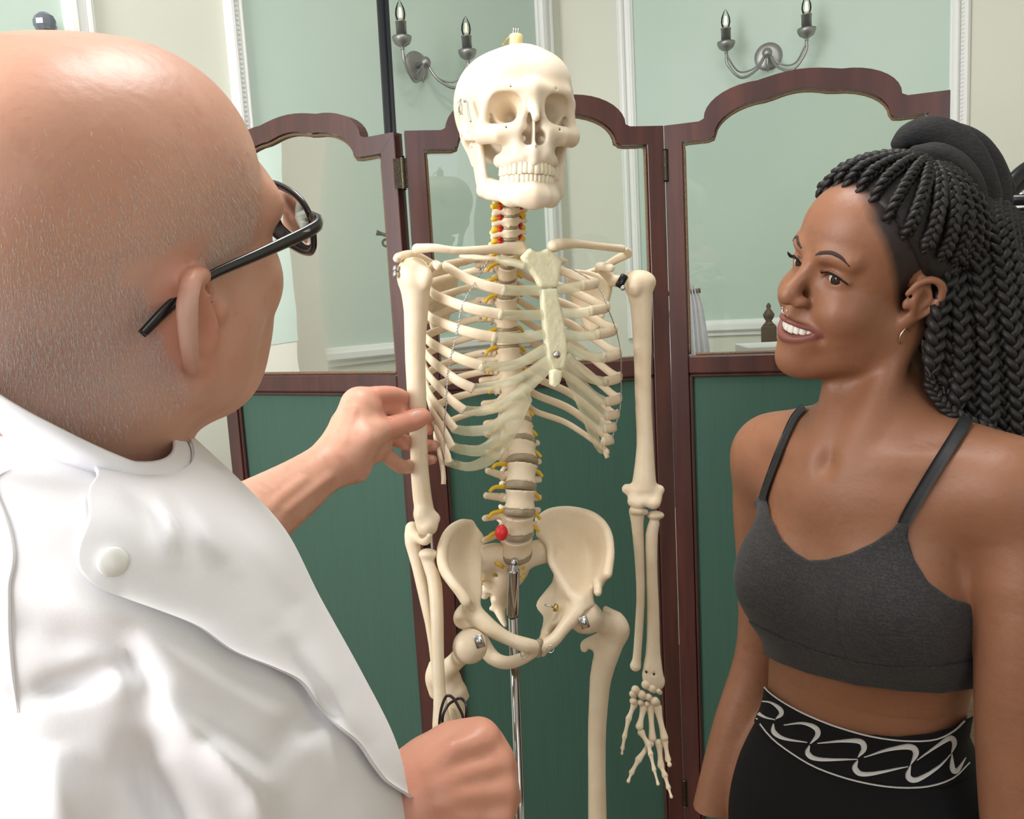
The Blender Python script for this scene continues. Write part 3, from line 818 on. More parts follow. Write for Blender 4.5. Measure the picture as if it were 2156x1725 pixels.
for i in range(len(discs) - 1):
    y0, y1 = discs[i], discs[i + 1]; A, B = spine(y0), spine(y1); C = (A + B) / 2; ax = unit(A - B); H = np.linalg.norm(A - B)
    fw = unit(FV - ax * FV.dot(ax)); lt = np.cross(fw, ax); lt = lt if lt.dot(LV) > 0 else -lt
    k = i / (len(discs) - 2)
    cerv, lumb = i < 5, i > 14
    rx = .0120 if cerv else (.0135 + .0085 * min(1, max(0, (k - .25) / .55))); ry = rx * (.72 if cerv else .82)
    hb = H * (.40 if cerv else .375)
    g = Grid(C - .055, C + .055, .0022)
    E = np.array([lt, fw, ax])
    g.put(lambda X, Y, Z: np.maximum(np.sqrt(((((X - C[0]) * lt[0] + (Y - C[1]) * lt[1] + (Z - C[2]) * lt[2])) / rx) ** 2 + ((((X - C[0]) * fw[0] + (Y - C[1]) * fw[1] + (Z - C[2]) * fw[2])) / ry) ** 2) * ry - ry * (0.86 + .16 * np.clip(np.abs((X - C[0]) * ax[0] + (Y - C[1]) * ax[1] + (Z - C[2]) * ax[2]) / hb, 0, 1) ** 2),
                                     np.abs((X - C[0]) * ax[0] + (Y - C[1]) * ax[1] + (Z - C[2]) * ax[2]) - hb), C - .03, C + .03, 0)
    bk = -fw
    arch_c = C + bk * (ry + .010)
    for s in (-1, 1):
        g.cone(C + lt * s * rx * .6 + bk * ry * .7, arch_c + lt * s * .011 + bk * .004, .0055, .0055, .003)      # pedicle
        g.cone(arch_c + lt * s * .011 + bk * .004, arch_c + bk * .014, .005, .005, .003)
        if cerv:
            g.cone(C + lt * s * rx * .8 + bk * .002, C + lt * s * (rx + .011) + bk * .004 - ax * .003, .0042, .0036, .003)
        elif lumb:
            g.cone(arch_c + lt * s * .012, C + lt * s * .040 + bk * (ry + .004) + ax * .002, .0048, .0040, .003, nrm=ax, flat=1.2)
        else:
            g.cone(arch_c + lt * s * .010, C + lt * s * .030 + bk * (ry + .020), .0050, .0055, .003)
    g.chain([arch_c + bk * .012, arch_c + bk * .032 - ax * (.004 if lumb else .014)], [.0042, .0040], .003, nrm=lt, flat=.7)
    V, F = g.mesh(1); mk('vertebra', V, F, M['bone'], SKX)
    # disc below
    rd = rx * (.93 if not lumb else 1.0)
    th = H * (.24 if cerv else .29)
    V, F = lathe(B - ax * th / 2, ax, [(rd * .90, 0), (rd * .99, th * .2), (rd * 1.0, th * .5), (rd * .99, th * .8), (rd * .9, th)], 20)
    V = np.array(V); rel = V - B; V = B + rel - np.outer(rel @ fw, fw) * (1 - ry / rx)
    mk('spinal_disc', V, F, M['disc'], SKX)
    # nerve roots
    for s in (-1, 1):
        st = B + lt * s * rx * .55 + bk * ry * .8; L = .014 if cerv else (.016 if not lumb else .020)
        V, F = tube([st, st + lt * s * (L * .6 + rx * .3) - ax * .003, st + lt * s * (L + rx * .3) - ax * (.010 if not cerv else .006)], [.0030, .0028, .0022] if not cerv else [.004, .0042, .003], 8)
        mk('nerve_root', V, F, M['nerve'], SKX)
    if cerv and i < 5:
        for s in (-1, 1):
            V, F = tube([A + lt * s * (rx + .0035) - fw * .001, C + lt * s * (rx + .001) - fw * .003, B + lt * s * (rx + .004) - fw * .001], .0027, 8); mk('artery', V, F, M['red'], SKX)
q = P(1056, 1122, 1.062); V, F = uvsphere(q, (.0085, .006, .0105), 14, 10, np.array([_R, _F, _U])); V = np.array(V); mk('prolapsed_disc', V, F, M['red'], SKX)

def on_plane(S, px, py, v):
    r = P(px, py, 1.0) - CAMPOS; lam = (v - (CAMPOS - S).dot(FV)) / r.dot(FV); return CAMPOS + lam * r
VY = [530, 546, 572, 605, 640, 675, 711, 749, 789, 829, 870, 911]
RIB = {-1: {1: ((985, 540), (1049, 546), .055), 2: ((947, 566), (1064, 612), .092), 3: ((912, 618), (1058, 663), .110), 4: ((902, 665), (1045, 711), .118), 5: ((896, 711), (1020, 772), .115), 6: ((897, 745), (998, 819), .110),
            7: ((899, 784), (978, 865), .105), 8: ((904, 828), (959, 906), .098), 9: ((909, 860), (952, 943), .092), 10: ((917, 898), (945, 976), .082), 11: ((925, 950), (934, 1020), .055)},
       1: {1: ((1180, 548), (1160, 550), .055), 2: ((1246, 592), (1226, 602), .085), 3: ((1262, 640), (1243, 655), .105), 4: ((1276, 685), (1256, 705), .112), 5: ((1284, 735), (1269, 754), .112), 6: ((1287, 786), (1272, 804), .106),
           7: ((1289, 830), (1276, 847), .098), 8: ((1287, 868), (1275, 876), .090), 9: ((1283, 895), (1271, 903), .082), 10: ((1279, 922), (1269, 930), .072), 11: ((1272, 945), (1279, 964), .045)}}
JUNC = {}; RIBC = {}
for s in (-1, 1):
    for r, (lat, jn, vj) in RIB[s].items():
        S = spine(VY[r - 1]); ax0 = S + FV * .045
        Cc = on_plane(S, lat[0], lat[1], .040 if r > 1 else .025); D = on_plane(S, jn[0], jn[1], vj)
        uC = (Cc - S).dot(LV); uD = (D - S).dot(LV); zC, zD = Cc[2], D[2]; zA = S[2] + .004; vC = (Cc - S).dot(FV)
        def W(u, v, z): q = S + LV * u + FV * v; q[2] = z; return q
        back = -.050 if r > 2 else -.035
        pts = [W(s * .014, -.012, zA), W(s * .030, -.030, zA + .001), W(uC * .50, back, zA + (zC - zA) * .22), W(uC * .83, back * .52, zA + (zC - zA) * .52), W(uC, vC, zC)]
        for t in (35, 62):
            t = math.radians(t); pts.append(W(uD + (uC - uD) * math.cos(t), vC + (vj - vC) * math.sin(t), zC + (zD - zC) * (1 - math.cos(t)) ** .8 * 1.0 if False else zC + (zD - zC) * math.sin(t) ** 1.3 * .9))
        pts.append(D)
        pts = np.array(pts); nr = pts - ax0; nr[:, 2] = 0; nr /= np.linalg.norm(nr, axis=1)[:, None]
        if r == 1: nr = nr * .35 + UP
        h = [.0048, .0048, .0055, .0060, .0064, .0066, .0068, .0070]
        if r == 11: h = [.0045, .0045, .0045, .0045, .0042, .004, .0035, .002]
        V, F = tube(pts, [.0040, .0038, .0036, .0034, .0033, .0032, .0032, .0034], 10, 50, r2=h, normals=nr)
        mk('rib', V, F, M['bone'], SKX); JUNC[(s, r)] = (D, nr[-1], pts[-2]); RIBC[(s, r)] = pts
# sternum
def poly_sdf(g, outl, d, th, k=0.0):
    """plate with a pixel outline at distance d, thickness 2*th, facing the skeleton's front"""
    O = P(1145, 650, d); ex, ey = LV, UP; pts = []
    for px, py in outl:
        r = P(px, py, 1.0) - CAMPOS; lam = (O - CAMPOS).dot(FV) / r.dot(FV); q = CAMPOS + lam * r - O; pts.append((q.dot(ex), q.dot(ey)))
    pts = np.array(pts)
    def fn(X, Y, Z):
        x, y, z = X - O[0], Y - O[1], Z - O[2]
        u = x * ex[0] + y * ex[1] + z * ex[2]; v = x * ey[0] + y * ey[1] + z * ey[2]; n = x * FV[0] + y * FV[1]
        u, v = np.broadcast_arrays(u, v); d2 = np.full(u.shape, 1e9); sg = np.zeros(u.shape, bool)
        for a, b in zip(pts, np.roll(pts, -1, 0)):
            e = b - a; wx, wy = u - a[0], v - a[1]; t = np.clip((wx * e[0] + wy * e[1]) / (e @ e), 0, 1)
            d2 = np.minimum(d2, (wx - t * e[0]) ** 2 + (wy - t * e[1]) ** 2)
            c = (v >= a[1]) != (v >= b[1]); tt = np.where(c, (v - a[1]) / (e[1] if abs(e[1]) > 1e-9 else 1e-9), 0)
            sg ^= c & (u < a[0] + tt * e[0])
        pd = np.sqrt(d2) * np.where(sg, -1, 1); q = np.abs(n) - th * .4; r = th * .6
        o = np.sqrt(np.maximum(pd + r, 0) ** 2 + np.maximum(q, 0) ** 2) + np.minimum(np.maximum(pd + r, q), 0) - r
        return o
    W3 = np.array([O + ex * p[0] + ey * p[1] for p in pts])
    g.put(fn, W3.min(0) - th, W3.max(0) + th, k)
def cb(x, y): return (800 + x / 3.026, 480 + y / 3.026)
g = Grid(P(1080, 850, 1.04) - np.array([.03, .05, .03]), P(1215, 500, 1.04) + np.array([.03, .05, .03]), .0015)
poly_sdf(g, [cb(*q) for q in [(895, 185), (950, 128), (985, 150), (1020, 152), (1060, 130), (1105, 165), (1150, 215), (1140, 290), (1128, 345), (1122, 379), (1012, 383), (990, 330), (945, 265), (915, 220)]], 1.037, .0062)
poly_sdf(g, [cb(*q) for q in [(1018, 388), (1122, 384), (1130, 450), (1150, 540), (1168, 620), (1180, 700), (1186, 780), (1178, 850), (1165, 900), (1085, 905), (1062, 840), (1052, 760), (1040, 650), (1026, 500)]], 1.037, .0058)
V, F = g.mesh(2); st_o = mk('breastbone', V, F, M['sternum'], SKX); st_o['label'] = 'pale yellow translucent breastbone'
g = Grid(P(1140, 830, 1.04) - .02, P(1195, 770, 1.04) + .02, .0013)
poly_sdf(g, [cb(*q) for q in [(1078, 908), (1110, 896), (1152, 910), (1152, 950), (1135, 1005), (1110, 1018), (1085, 1000)]], 1.033, .006)
V, F = g.mesh(2); mk('xiphoid_tip', V, F, M['sternum'], SKX)
q = P(800 + 1125 / 3.026, 480 + 808 / 3.026, 1.026); V, F = uvsphere(q, .0052, 14, 10); mk('sternum_screw', V, F, M['steel'], SKX)
# costal cartilages
def cart(s, r, path, hh, dz=0.0, name='costal_cartilage'):
    """path: list of pixels + local forward v"""
    D, nr, pv = JUNC[(s, r)]; S = spine(VY[r - 1]); pts = [D + unit(pv - D) * .003, D]
    for px, py, v in path: pts.append(on_plane(S, px, py, v))
    pts = np.array(pts); ax0 = S + FV * .02; nn = pts - ax0; nn[:, 2] = 0; nn /= np.linalg.norm(nn, axis=1)[:, None]; nn[-1] = FV
    V, F = tube(pts, .0042, 10, 26, r2=hh, normals=nn); return mk(name, V, F, M['cartilage'], SKX)
def vst(r): return (P(1145, 650, 1.037) - spine(VY[r - 1])).dot(FV)
for s, r, mid, e in ((-1, 2, (1100, 612), (1138, 611)), (-1, 3, (1102, 664), (1146, 663)), (-1, 4, (1096, 712), (1148, 704)), (-1, 5, (1085, 768), (1150, 733)),
                     (1, 2, (1200, 606), (1172, 610)), (1, 3, (1212, 660), (1180, 659)), (1, 4, (1224, 708), (1188, 704)), (1, 5, (1232, 748), (1191, 728)), (1, 6, (1234, 792), (1191, 750))):
    v1 = vst(r); vj = RIB[s][r][2]
    cart(s, r, [(*mid, vj + (v1 - vj) * .65), (*e, v1)], [.0066, .0066, .0068, .0070] if r < 6 else [.0066, .0066, .007, .008])
for s, mid in ((-1, (1080, 556)), (1, (1188, 540))):
    D, nr, pv = JUNC[(s, 1)]; e = on_plane(P(1145, 650, 1.037), *((1105, 560) if s < 0 else (1172, 552)), 0); V, F = tube([D, (D + e) / 2 + FV * .004, e], .0055, 10, 14, r2=[.009, .010, .011], up=UP); mk('costal_cartilage', V, F, M['cartilage'], SKX)
# the fused cartilage of the lower ribs, one sheet per side
STP = P(1145, 650, 1.037)
def margin(s, strips):
    g = Grid(P(940 if s < 0 else 1170, 1000, 1.03) - np.array([.02, .08, .02]), P(1160 if s < 0 else 1290, 740, 1.10) + np.array([.03, .09, .03]), .0019)
    for r, path in strips:
        pts = []; rad = []
        S = spine(VY[r - 1])
        if r > 0 and path[0] is None:
            D, nr, pv = JUNC[(s, r)]; pts += [D + unit(pv - D) * .002]; rad += [.0062]; path = path[1:]
        for px, py, v, h in path: pts.append(on_plane(STP, px, py, v)); rad.append(h)
        n0 = FV + LV * s * .35
        g.chain(pts, rad, .004, nrm=n0, flat=.52, res=18)
    V, F = g.mesh(2); return mk('costal_margin_cartilage', V, F, M['cartilage'], SKX)
margin(-1, [(6, [None, (1030, 815, -.012, .0068), (1085, 800, -.003, .0065), (1125, 778, .0, .0065), (1154, 757, .0, .0075)]),
            (7, [None, (1010, 866, -.026, .0068), (1060, 852, -.014, .0075), (1105, 818, -.005, .0085), (1140, 785, -.001, .0085), (1158, 768, 0, .008)]),
            (8, [None, (985, 908, -.038, .0070), (1030, 903, -.026, .0078), (1072, 876, -.016, .0090), (1105, 838, -.008, .008)]),
            (9, [None, (975, 947, -.046, .0072), (1015, 948, -.036, .0082), (1055, 920, -.024, .0095), (1085, 880, -.014, .009)]),
            (10, [None, (962, 979, -.055, .0062), (990, 983, -.050, .0066), (1025, 970, -.040, .0085), (1058, 938, -.028, .0088), (1085, 893, -.018, .0075), (1110, 845, -.010, .006)])])
margin(1, [(7, [None, (1250, 832, -.020, .0068), (1218, 800, -.006, .0075), (1190, 768, 0, .0085)]),
           (8, [None, (1258, 862, -.028, .0065), (1230, 838, -.014, .0085), (1205, 802, -.004, .008)]),
           (9, [None, (1260, 890, -.038, .0065), (1240, 870, -.024, .0085), (1222, 838, -.012, .008)]),
           (10, [None, (1268, 948, -.056, .0065), (1258, 935, -.050, .0075), (1245, 905, -.036, .0085), (1232, 870, -.022, .0080), (1218, 835, -.011, .007), (1198, 795, -.003, .007), (1186, 772, 0, .007)])])
# thin steel wires that hold the ribs apart
def wire(px_list, d, name='rib_wire'):
    pts = [P(px, py, dd) for (px, py), dd in zip(px_list, d)]; C = catmull(pts, 70); T, N, B = frames(C)
    mb = MB()
    for ph in (0, math.pi):
        a = np.arange(70) * 1.5 + ph; mb.add(*tube(C + .0007 * (N * np.cos(a)[:, None] + B * np.sin(a)[:, None]), .00045, 5, 70))
    mb.build(name, M['steel'], SKX)
def rp(s, r, t):
    C = catmull(RIBC[(s, r)], 50); i = int(t * 49); q = C[i]; n = q - (spine(VY[r - 1]) + FV * .045); n[2] = 0; return q + unit(n) * .0033
for s, ts in ((-1, [.93, .80, .78, .78, .78, .79, .81, .82, .83, .84]), (1, [.95, .86, .84, .83, .83, .83, .83, .83, .84, .84])):
    pts = [rp(s, r + 1, t) for r, t in enumerate(ts)]; C = catmull(pts, 120); T, N, B = frames(C); mb = MB()
    for ph in (0, math.pi):
        a = np.arange(120) * 1.7 + ph; mb.add(*tube(C + .0007 * (N * np.cos(a)[:, None] + B * np.sin(a)[:, None]), .00045, 5, 120))
    mb.build('rib_wire', M['steel'], SKX)
for s in (-1, 1):
    for r in range(2, 11):
        screw(RIBC[(s, r)][1] + FV * .006, FV, .0016, SKX)
# collar bones, shoulder blades, arms, hands, pelvis, thighs, stand
def cc(x, y): return 800 + x / 3.317, 980 + y / 3.317
def cd(x, y): return 800 + x / 3.317, 1300 + y / 3.317
def bone_grid(pts, rad, h=.0016):
    p = np.asarray(pts); return Grid(p.min(0) - max(rad) * 1.5, p.max(0) + max(rad) * 1.5, h)
def pc(lst): return [P(a[0], a[1], a[2]) for a in lst], [a[3] / FPX * a[2] for a in lst]     # (px,py,d,radius px)
def bone(name, chains, ells=(), subs=(), k=.006, h=.0015, smooth=2, res=14, m='bone', parent=None, lab=None, flats=None):
    """chains: lists of (px,py,d,rpx); ells: (px,py,d,(rx,ry,rz) in px, optional axes)"""
    allp = [P(*q[:3]) for c in chains for q in c] + [P(*e[:3]) for e in ells]
    mr = max([q[3] / FPX * q[2] for c in chains for q in c] + [max(e[3]) / FPX * e[2] for e in ells])
    a = np.array(allp); g = Grid(a.min(0) - mr * 1.3, a.max(0) + mr * 1.3, h)
    for i, c in enumerate(chains):
        p, r = pc(c); fl = flats.get(i) if flats else None
        g.chain(p, r, k, res=(res if len(c) > 2 else None), nrm=None if fl is None else fl[0], flat=1 if fl is None else fl[1])
    VE = np.array([_R, -_U, _F])
    for e in ells: g.ell(P(*e[:3]), np.array(e[3]) / FPX * e[2], k, False, VE if len(e) < 5 else e[4])
    for q in subs:
        if len(q) == 4 and np.isscalar(q[3]): g.dots([P(*q[:3])], q[3] / FPX * q[2], .002, True)
        else: g.cone(P(*q[0][:3]), P(*q[1][:3]), q[0][3] / FPX * q[0][2], q[1][3] / FPX * q[1][2], .002, True)
    V, F = g.mesh(smooth); o = mk(name, V, F, M[m], parent or SKX)
    if lab: o['label'] = lab
    return o
# collar bones
bone('collar_bone', [[(1096, 524, 1.028, 15), (1070, 523, 1.018, 12), (1020, 526, 1.000, 9.5), (960, 528, .985, 8.5), (915, 522, .980, 9), (878, 524, .985, 11)]], k=.004)
bone('collar_bone', [[(1166, 518, 1.040, 14), (1185, 514, 1.045, 12), (1220, 514, 1.065, 9), (1262, 519, 1.090, 8), (1310, 524, 1.125, 8.5)]], k=.004)
# shoulder blades
def PR(l): return [[(*P(a, b, c), r) for a, b, c, r in row] for row in l]
def plate(name, rows, chains, ells=(), h=.0018, subs=()):
    pr = [PR([row])[0] for row in rows]; allp = np.array([q[:3] for row in pr for q in row] + [P(*q[:3]) for c in chains for q in c])
    g = Grid(allp.min(0) - .03, allp.max(0) + .03, h); g.patch(pr, 0, 20, 20)
    for c in chains: p, r = pc(c); g.chain(p, r, .005, res=12 if len(c) > 2 else None)
    VE = np.array([_R, -_U, _F])
    for e in ells: g.ell(P(*e[:3]), np.array(e[3]) / FPX * e[2], .008, False, VE)
    for q in subs: g.dots([P(*q[:3])], q[3] / FPX * q[2], .003, True)
    V, F = g.mesh(3); return mk(name, V, F, M['bone'], SKX)
plate('shoulder_blade', [[(965, 552, 1.185, .0026), (925, 556, 1.140, .0022), (890, 575, 1.085, .004)], [(960, 610, 1.195, .0024), (925, 625, 1.165, .0018), (893, 625, 1.110, .0035)], [(938, 690, 1.19, .0026), (925, 700, 1.185, .0024), (912, 700, 1.165, .0030)]],
      [[(960, 580, 1.20, 5), (915, 556, 1.15, 6), (872, 535, 1.05, 8), (842, 541, .99, 10), (836, 545, .965, 9)], [(900, 575, 1.05, 9), (915, 556, 1.01, 8), (922, 560, .975, 10)]])
plate('shoulder_blade', [[(1190, 568, 1.205, .0026), (1240, 572, 1.20, .0022), (1288, 592, 1.165, .005)], [(1203, 625, 1.215, .0024), (1240, 625, 1.21, .0018), (1281, 630, 1.175, .0035)], [(1235, 692, 1.20, .0028), (1247, 698, 1.195, .0024), (1260, 690, 1.185, .0034)]],
      [[(1212, 580, 1.22, 5), (1262, 566, 1.20, 7), (1300, 545, 1.165, 9), (1322, 534, 1.14, 10), (1318, 527, 1.125, 7)], [(1280, 580, 1.15, 11), (1262, 562, 1.135, 10), (1286, 565, 1.095, 9)], [(1290, 592, 1.155, 12), (1300, 592, 1.150, 13)]])
# upper arms
bone('upper_arm_bone', [[(874, 600, 1.0, 33), (876, 650, 1.004, 26), (874, 744, 1.012, 21.5), (878, 843, 1.02, 20), (882, 943, 1.028, 18.5), (884, 995, 1.032, 19), (890, 1055, 1.036, 20), (898, 1092, 1.040, 20)],
                        [(888, 1085, 1.03, 17), (893, 1108, 1.03, 15), (899, 1112, 1.025, 12)], [(905, 1100, 1.03, 15), (915, 1092, 1.035, 12)], [(897, 1112, 1.03, 14), (906, 1112, 1.03, 13)]],
     ells=[(871, 576, .998, (36, 34, 34)), (897, 585, .985, (14, 22, 16))], k=.008)
bone('upper_arm_bone', [[(1346, 605, 1.14, 28), (1350, 650, 1.145, 22.5), (1353, 744, 1.153, 18.5), (1354, 843, 1.161, 17), (1358, 930, 1.168, 17.5), (1357, 990, 1.173, 22), (1356, 1025, 1.176, 26)],
                        [(1320, 1030, 1.175, 11), (1345, 1040, 1.175, 17), (1372, 1040, 1.175, 18), (1388, 1032, 1.175, 11)], [(1334, 1056, 1.168, 13), (1344, 1060, 1.165, 13)], [(1362, 1055, 1.165, 11), (1376, 1060, 1.163, 13), (1381, 1052, 1.168, 12)]],
     ells=[(1345, 594, 1.14, (36, 25, 30)), (1336, 604, 1.125, (14, 20, 14))], subs=[((1350, 1042, 1.135, 3), (1348, 1066, 1.13, 3))], k=.007)
# forearms
bone('ulna', [[(868, 1113, 1.055, 15), (868, 1140, 1.050, 16), (878, 1185, 1.045, 13), (892, 1250, 1.035, 12), (908, 1330, 1.025, 10), (918, 1420, 1.015, 9), (922, 1500, 1.01, 8.5), (924, 1545, 1.005, 11)], [(875, 1128, 1.045, 12), (895, 1138, 1.03, 11), (904, 1128, 1.022, 7)]], subs=[(893, 1117, 1.03, 17)], k=.006)
bone('radius', [[(900, 1180, 1.033, 13), (905, 1196, 1.03, 13), (915, 1225, 1.025, 15), (920, 1290, 1.012, 14), (922, 1380, 1.002, 13), (926, 1460, .995, 13), (930, 1530, .99, 20), (934, 1552, .99, 20)]], ells=[(901, 1167, 1.034, (20, 12, 19))], k=.004)
bone('ulna', [[(1341, 1078, 1.180, 17), (1342, 1105, 1.182, 13), (1346, 1170, 1.187, 10.5), (1349, 1251, 1.193, 9), (1345, 1330, 1.20, 9), (1341, 1385, 1.204, 9), (1338, 1402, 1.205, 12)], [(1334, 1074, 1.17, 9), (1346, 1076, 1.165, 8), (1358, 1078, 1.17, 7)]], k=.005)
bone('radius', [[(1377, 1103, 1.180, 11.5), (1372, 1130, 1.182, 13), (1372, 1200, 1.187, 12), (1375, 1290, 1.195, 13), (1375, 1370, 1.201, 15), (1374, 1418, 1.205, 22), (1376, 1432, 1.206, 22)]], ells=[(1380, 1085, 1.178, (18.5, 9.5, 18)), (1388, 1436, 1.206, (10, 14, 14))], subs=[((1361, 1416, 1.15, 3.2), (1361, 1416, 1.19, 3.2)), ((1377, 1420, 1.15, 3.2), (1377, 1420, 1.19, 3.2))], k=.005)
for (x, y) in ((1361, 1416), (1377, 1420)): screw(P(x, y, 1.190), -_F, .0016, SKX, 'darkhinge')
# hand: wrist bones and finger bones, one mesh each
HD = 1.20
for x, y, r in [(1862, 475, 36), (1905, 500, 34), (1950, 520, 22), (1790, 510, 34), (1770, 540, 28), (1835, 545, 36), (1880, 560, 30), (1925, 590, 36), (1775, 590, 30), (1825, 600, 26), (1870, 610, 22)]:
    px, py = cd(x, y); bone('wrist_bone', [[(px - 2, py - 1.5, HD - .006, r / 3.317 * .85), (px + 2, py + 2, HD - .002, r / 3.317 * .75)]], k=.002, h=.001)
def phal(a, b, r, d0, d1):
    pa, pb = cd(*a), cd(*b); r = r / 3.317
    bone('finger_bone', [[(*pa, d0, r), (pa[0] * .7 + pb[0] * .3, pa[1] * .7 + pb[1] * .3, d0 * .7 + d1 * .3, r * .68), (pa[0] * .35 + pb[0] * .65, pa[1] * .35 + pb[1] * .65, d0 * .35 + d1 * .65, r * .62), (*pb, d1, r * .88)]], k=.001, h=.0009, smooth=1, res=10)
for seq in ([(1775, 610, 24), (1737, 708, 20), (1708, 835, 17), (1694, 915, 13), (1690, 952, 8)], [(1843, 625, 24), (1812, 762, 30), None, (1825, 805, 24), (1874, 890, 22), (1890, 955, 18), (1915, 1065, 15), (1942, 1165, 10)],
            [(1888, 620, 24), (1903, 845, 30), None, (1888, 880, 26), (1806, 995, 22), (1757, 1085, 17), (1735, 1145, 10)], [(1938, 635, 26), (1985, 840, 30), None, (1990, 868, 24), (2012, 995, 19), (2022, 1030, 15)], [(1950, 880, 26), (1962, 1035, 24), (1990, 1105, 20), (2015, 1190, 15), (2035, 1255, 9)]):
    k = 0
    for a, b in zip(seq[:-1], seq[1:]):
        if a is None or b is None: continue
        phal(a[:2], b[:2], (a[2] + b[2]) / 2 * 1.16, HD - .010 * k, HD - .010 * (k + 1)); k += 1
# viewer-left wrist, mostly behind the fist
for x, y, r in [(495, 690, 40), (470, 740, 34), (520, 760, 36), (500, 800, 32)]:
    px, py = cd(x, y); bone('wrist_bone', [[(px - 2, py - 4, 1.05, r / 3.317), (px + 2, py + 4, 1.05, r / 3.317 * .9)]], k=.002, h=.0012)
# pelvis
def hip(name, rows, crest, chains, ells, subs, plates=()):
    pr = PR(rows); allp = np.array([q[:3] for row in pr for q in row] + [P(*q[:3]) for c in chains for q in c])
    g = Grid(allp.min(0) - .03, allp.max(0) + .03, .0019)
    g.patch(pr, 0, 40, 26)
    for rws in plates: g.patch(PR(rws), 0, 26, 26)
    p, r = pc(crest); g.chain(p, r, .004, res=40)
    for c in chains: p, r = pc(c); g.chain(p, r, .007, res=16 if len(c) > 2 else None)
    VE = np.array([_R, -_U, _F])
    for e in ells: g.ell(P(*e[:3]), np.array(e[3]) / FPX * e[2], .010, False, VE)
    for q in subs: g.dots([P(*q[:3])], q[3] / FPX * q[2], .004, True)
    V, F = g.mesh(4); return mk(name, V, F, M['bone'], SKX)
hip('hip_bone', [[(1135, 1124, 1.135, .006), (1134, 1108, 1.142, .005), (1133, 1094, 1.15, .005)],
                 [(1156, 1149, 1.122, .006), (1159, 1109, 1.148, .004), (1162, 1078, 1.160, .005)],
                 [(1160, 1185, 1.112, .006), (1189, 1124, 1.160, .0032), (1204, 1075, 1.168, .005)],
                 [(1172, 1209, 1.102, .006), (1219, 1150, 1.168, .0026), (1249, 1088, 1.168, .005)],
                 [(1190, 1239, 1.092, .007), (1237, 1177, 1.160, .0028), (1276, 1117, 1.152, .005)],
                 [(1202, 1257, 1.086, .008), (1249, 1209, 1.136, .0036), (1285, 1161, 1.115, .005)],
                 [(1222, 1268, 1.082, .010), (1251, 1236, 1.105, .007), (1279, 1210, 1.072, .006)]],
    [(1134, 1094, 1.15, 8), (1162, 1077, 1.160, 8), (1204, 1074, 1.168, 8), (1249, 1087, 1.168, 9), (1277, 1116, 1.152, 9), (1286, 1160, 1.115, 8), (1280, 1210, 1.072, 8)],
    [[(1222, 1283, 1.085, 24), (1192, 1316, 1.066, 15), (1168, 1346, 1.052, 14), (1148, 1360, 1.046, 15)], [(1258, 1228, 1.095, 10), (1259, 1248, 1.080, 9)],
     [(1222, 1290, 1.11, 22), (1180, 1320, 1.115, 15), (1150, 1340, 1.10, 12), (1143, 1360, 1.075, 11), (1142, 1375, 1.052, 9)]],
    [(1230, 1280, 1.095, (24, 24, 26))], [(1236, 1302, 1.085, 26)],
    plates=[[[(1172, 1212, 1.105, .005), (1190, 1242, 1.095, .006), (1202, 1270, 1.09, .007), (1192, 1312, 1.075, .007)], [(1168, 1226, 1.122, .004), (1163, 1252, 1.118, .004), (1170, 1282, 1.108, .005), (1170, 1315, 1.09, .005)], [(1165, 1233, 1.135, .004), (1133, 1274, 1.145, .0035), (1148, 1298, 1.132, .004), (1146, 1332, 1.105, .005)]]])
hip('hip_bone', [[(1011, 1131, 1.125, .006), (1001, 1115, 1.122, .005), (991, 1103, 1.12, .005)],
                 [(1011, 1155, 1.112, .006), (993, 1129, 1.112, .004), (970, 1104, 1.092, .005)],
                 [(1008, 1185, 1.092, .006), (981, 1153, 1.095, .0032), (946, 1122, 1.066, .005)],
                 [(1008, 1221, 1.072, .006), (972, 1185, 1.075, .0026), (931, 1160, 1.040, .005)],
                 [(1006, 1251, 1.058, .007), (975, 1217, 1.052, .0028), (934, 1198, 1.012, .005)],
                 [(999, 1269, 1.048, .008), (979, 1245, 1.034, .0036), (953, 1228, .995, .005)],
                 [(992, 1283, 1.040, .010), (985, 1273, 1.018, .007), (981, 1268, .985, .006)]],
    [(991, 1103, 1.12, 8), (969, 1103, 1.09, 9), (944, 1122, 1.065, 10), (930, 1159, 1.04, 11), (934, 1197, 1.012, 11), (953, 1228, .995, 10), (972, 1250, .988, 9), (983, 1270, .985, 8)],
    [[(990, 1290, 1.045, 24), (1012, 1306, 1.035, 20), (1040, 1328, 1.03, 17), (1072, 1346, 1.03, 14), (1104, 1358, 1.034, 16), (1124, 1361, 1.040, 14)],
     [(985, 1300, 1.075, 24), (1012, 1350, 1.095, 18), (1036, 1384, 1.092, 16), (1066, 1396, 1.075, 14), (1098, 1388, 1.056, 13), (1124, 1374, 1.045, 11)]],
    [(978, 1302, 1.05, (24, 24, 26))], [(968, 1328, 1.030, 25)])
bone('pubic_disc', [[(1136, 1354, 1.043, 10), (1133, 1378, 1.045, 8)]], m='disc', k=.002)
for x, y in ((1104, 1378), (1159, 1367)):
    c = P(x, y, 1.028); V, F = tube([c + VV(.0045 * math.cos(a), .0045 * math.sin(a), 0) for a in np.linspace(0, 2 * math.pi, 12, endpoint=False)], .0007, 6, 24, closed=True, up=_F); mk('wire_ring', V, F, M['steel'], SKX)
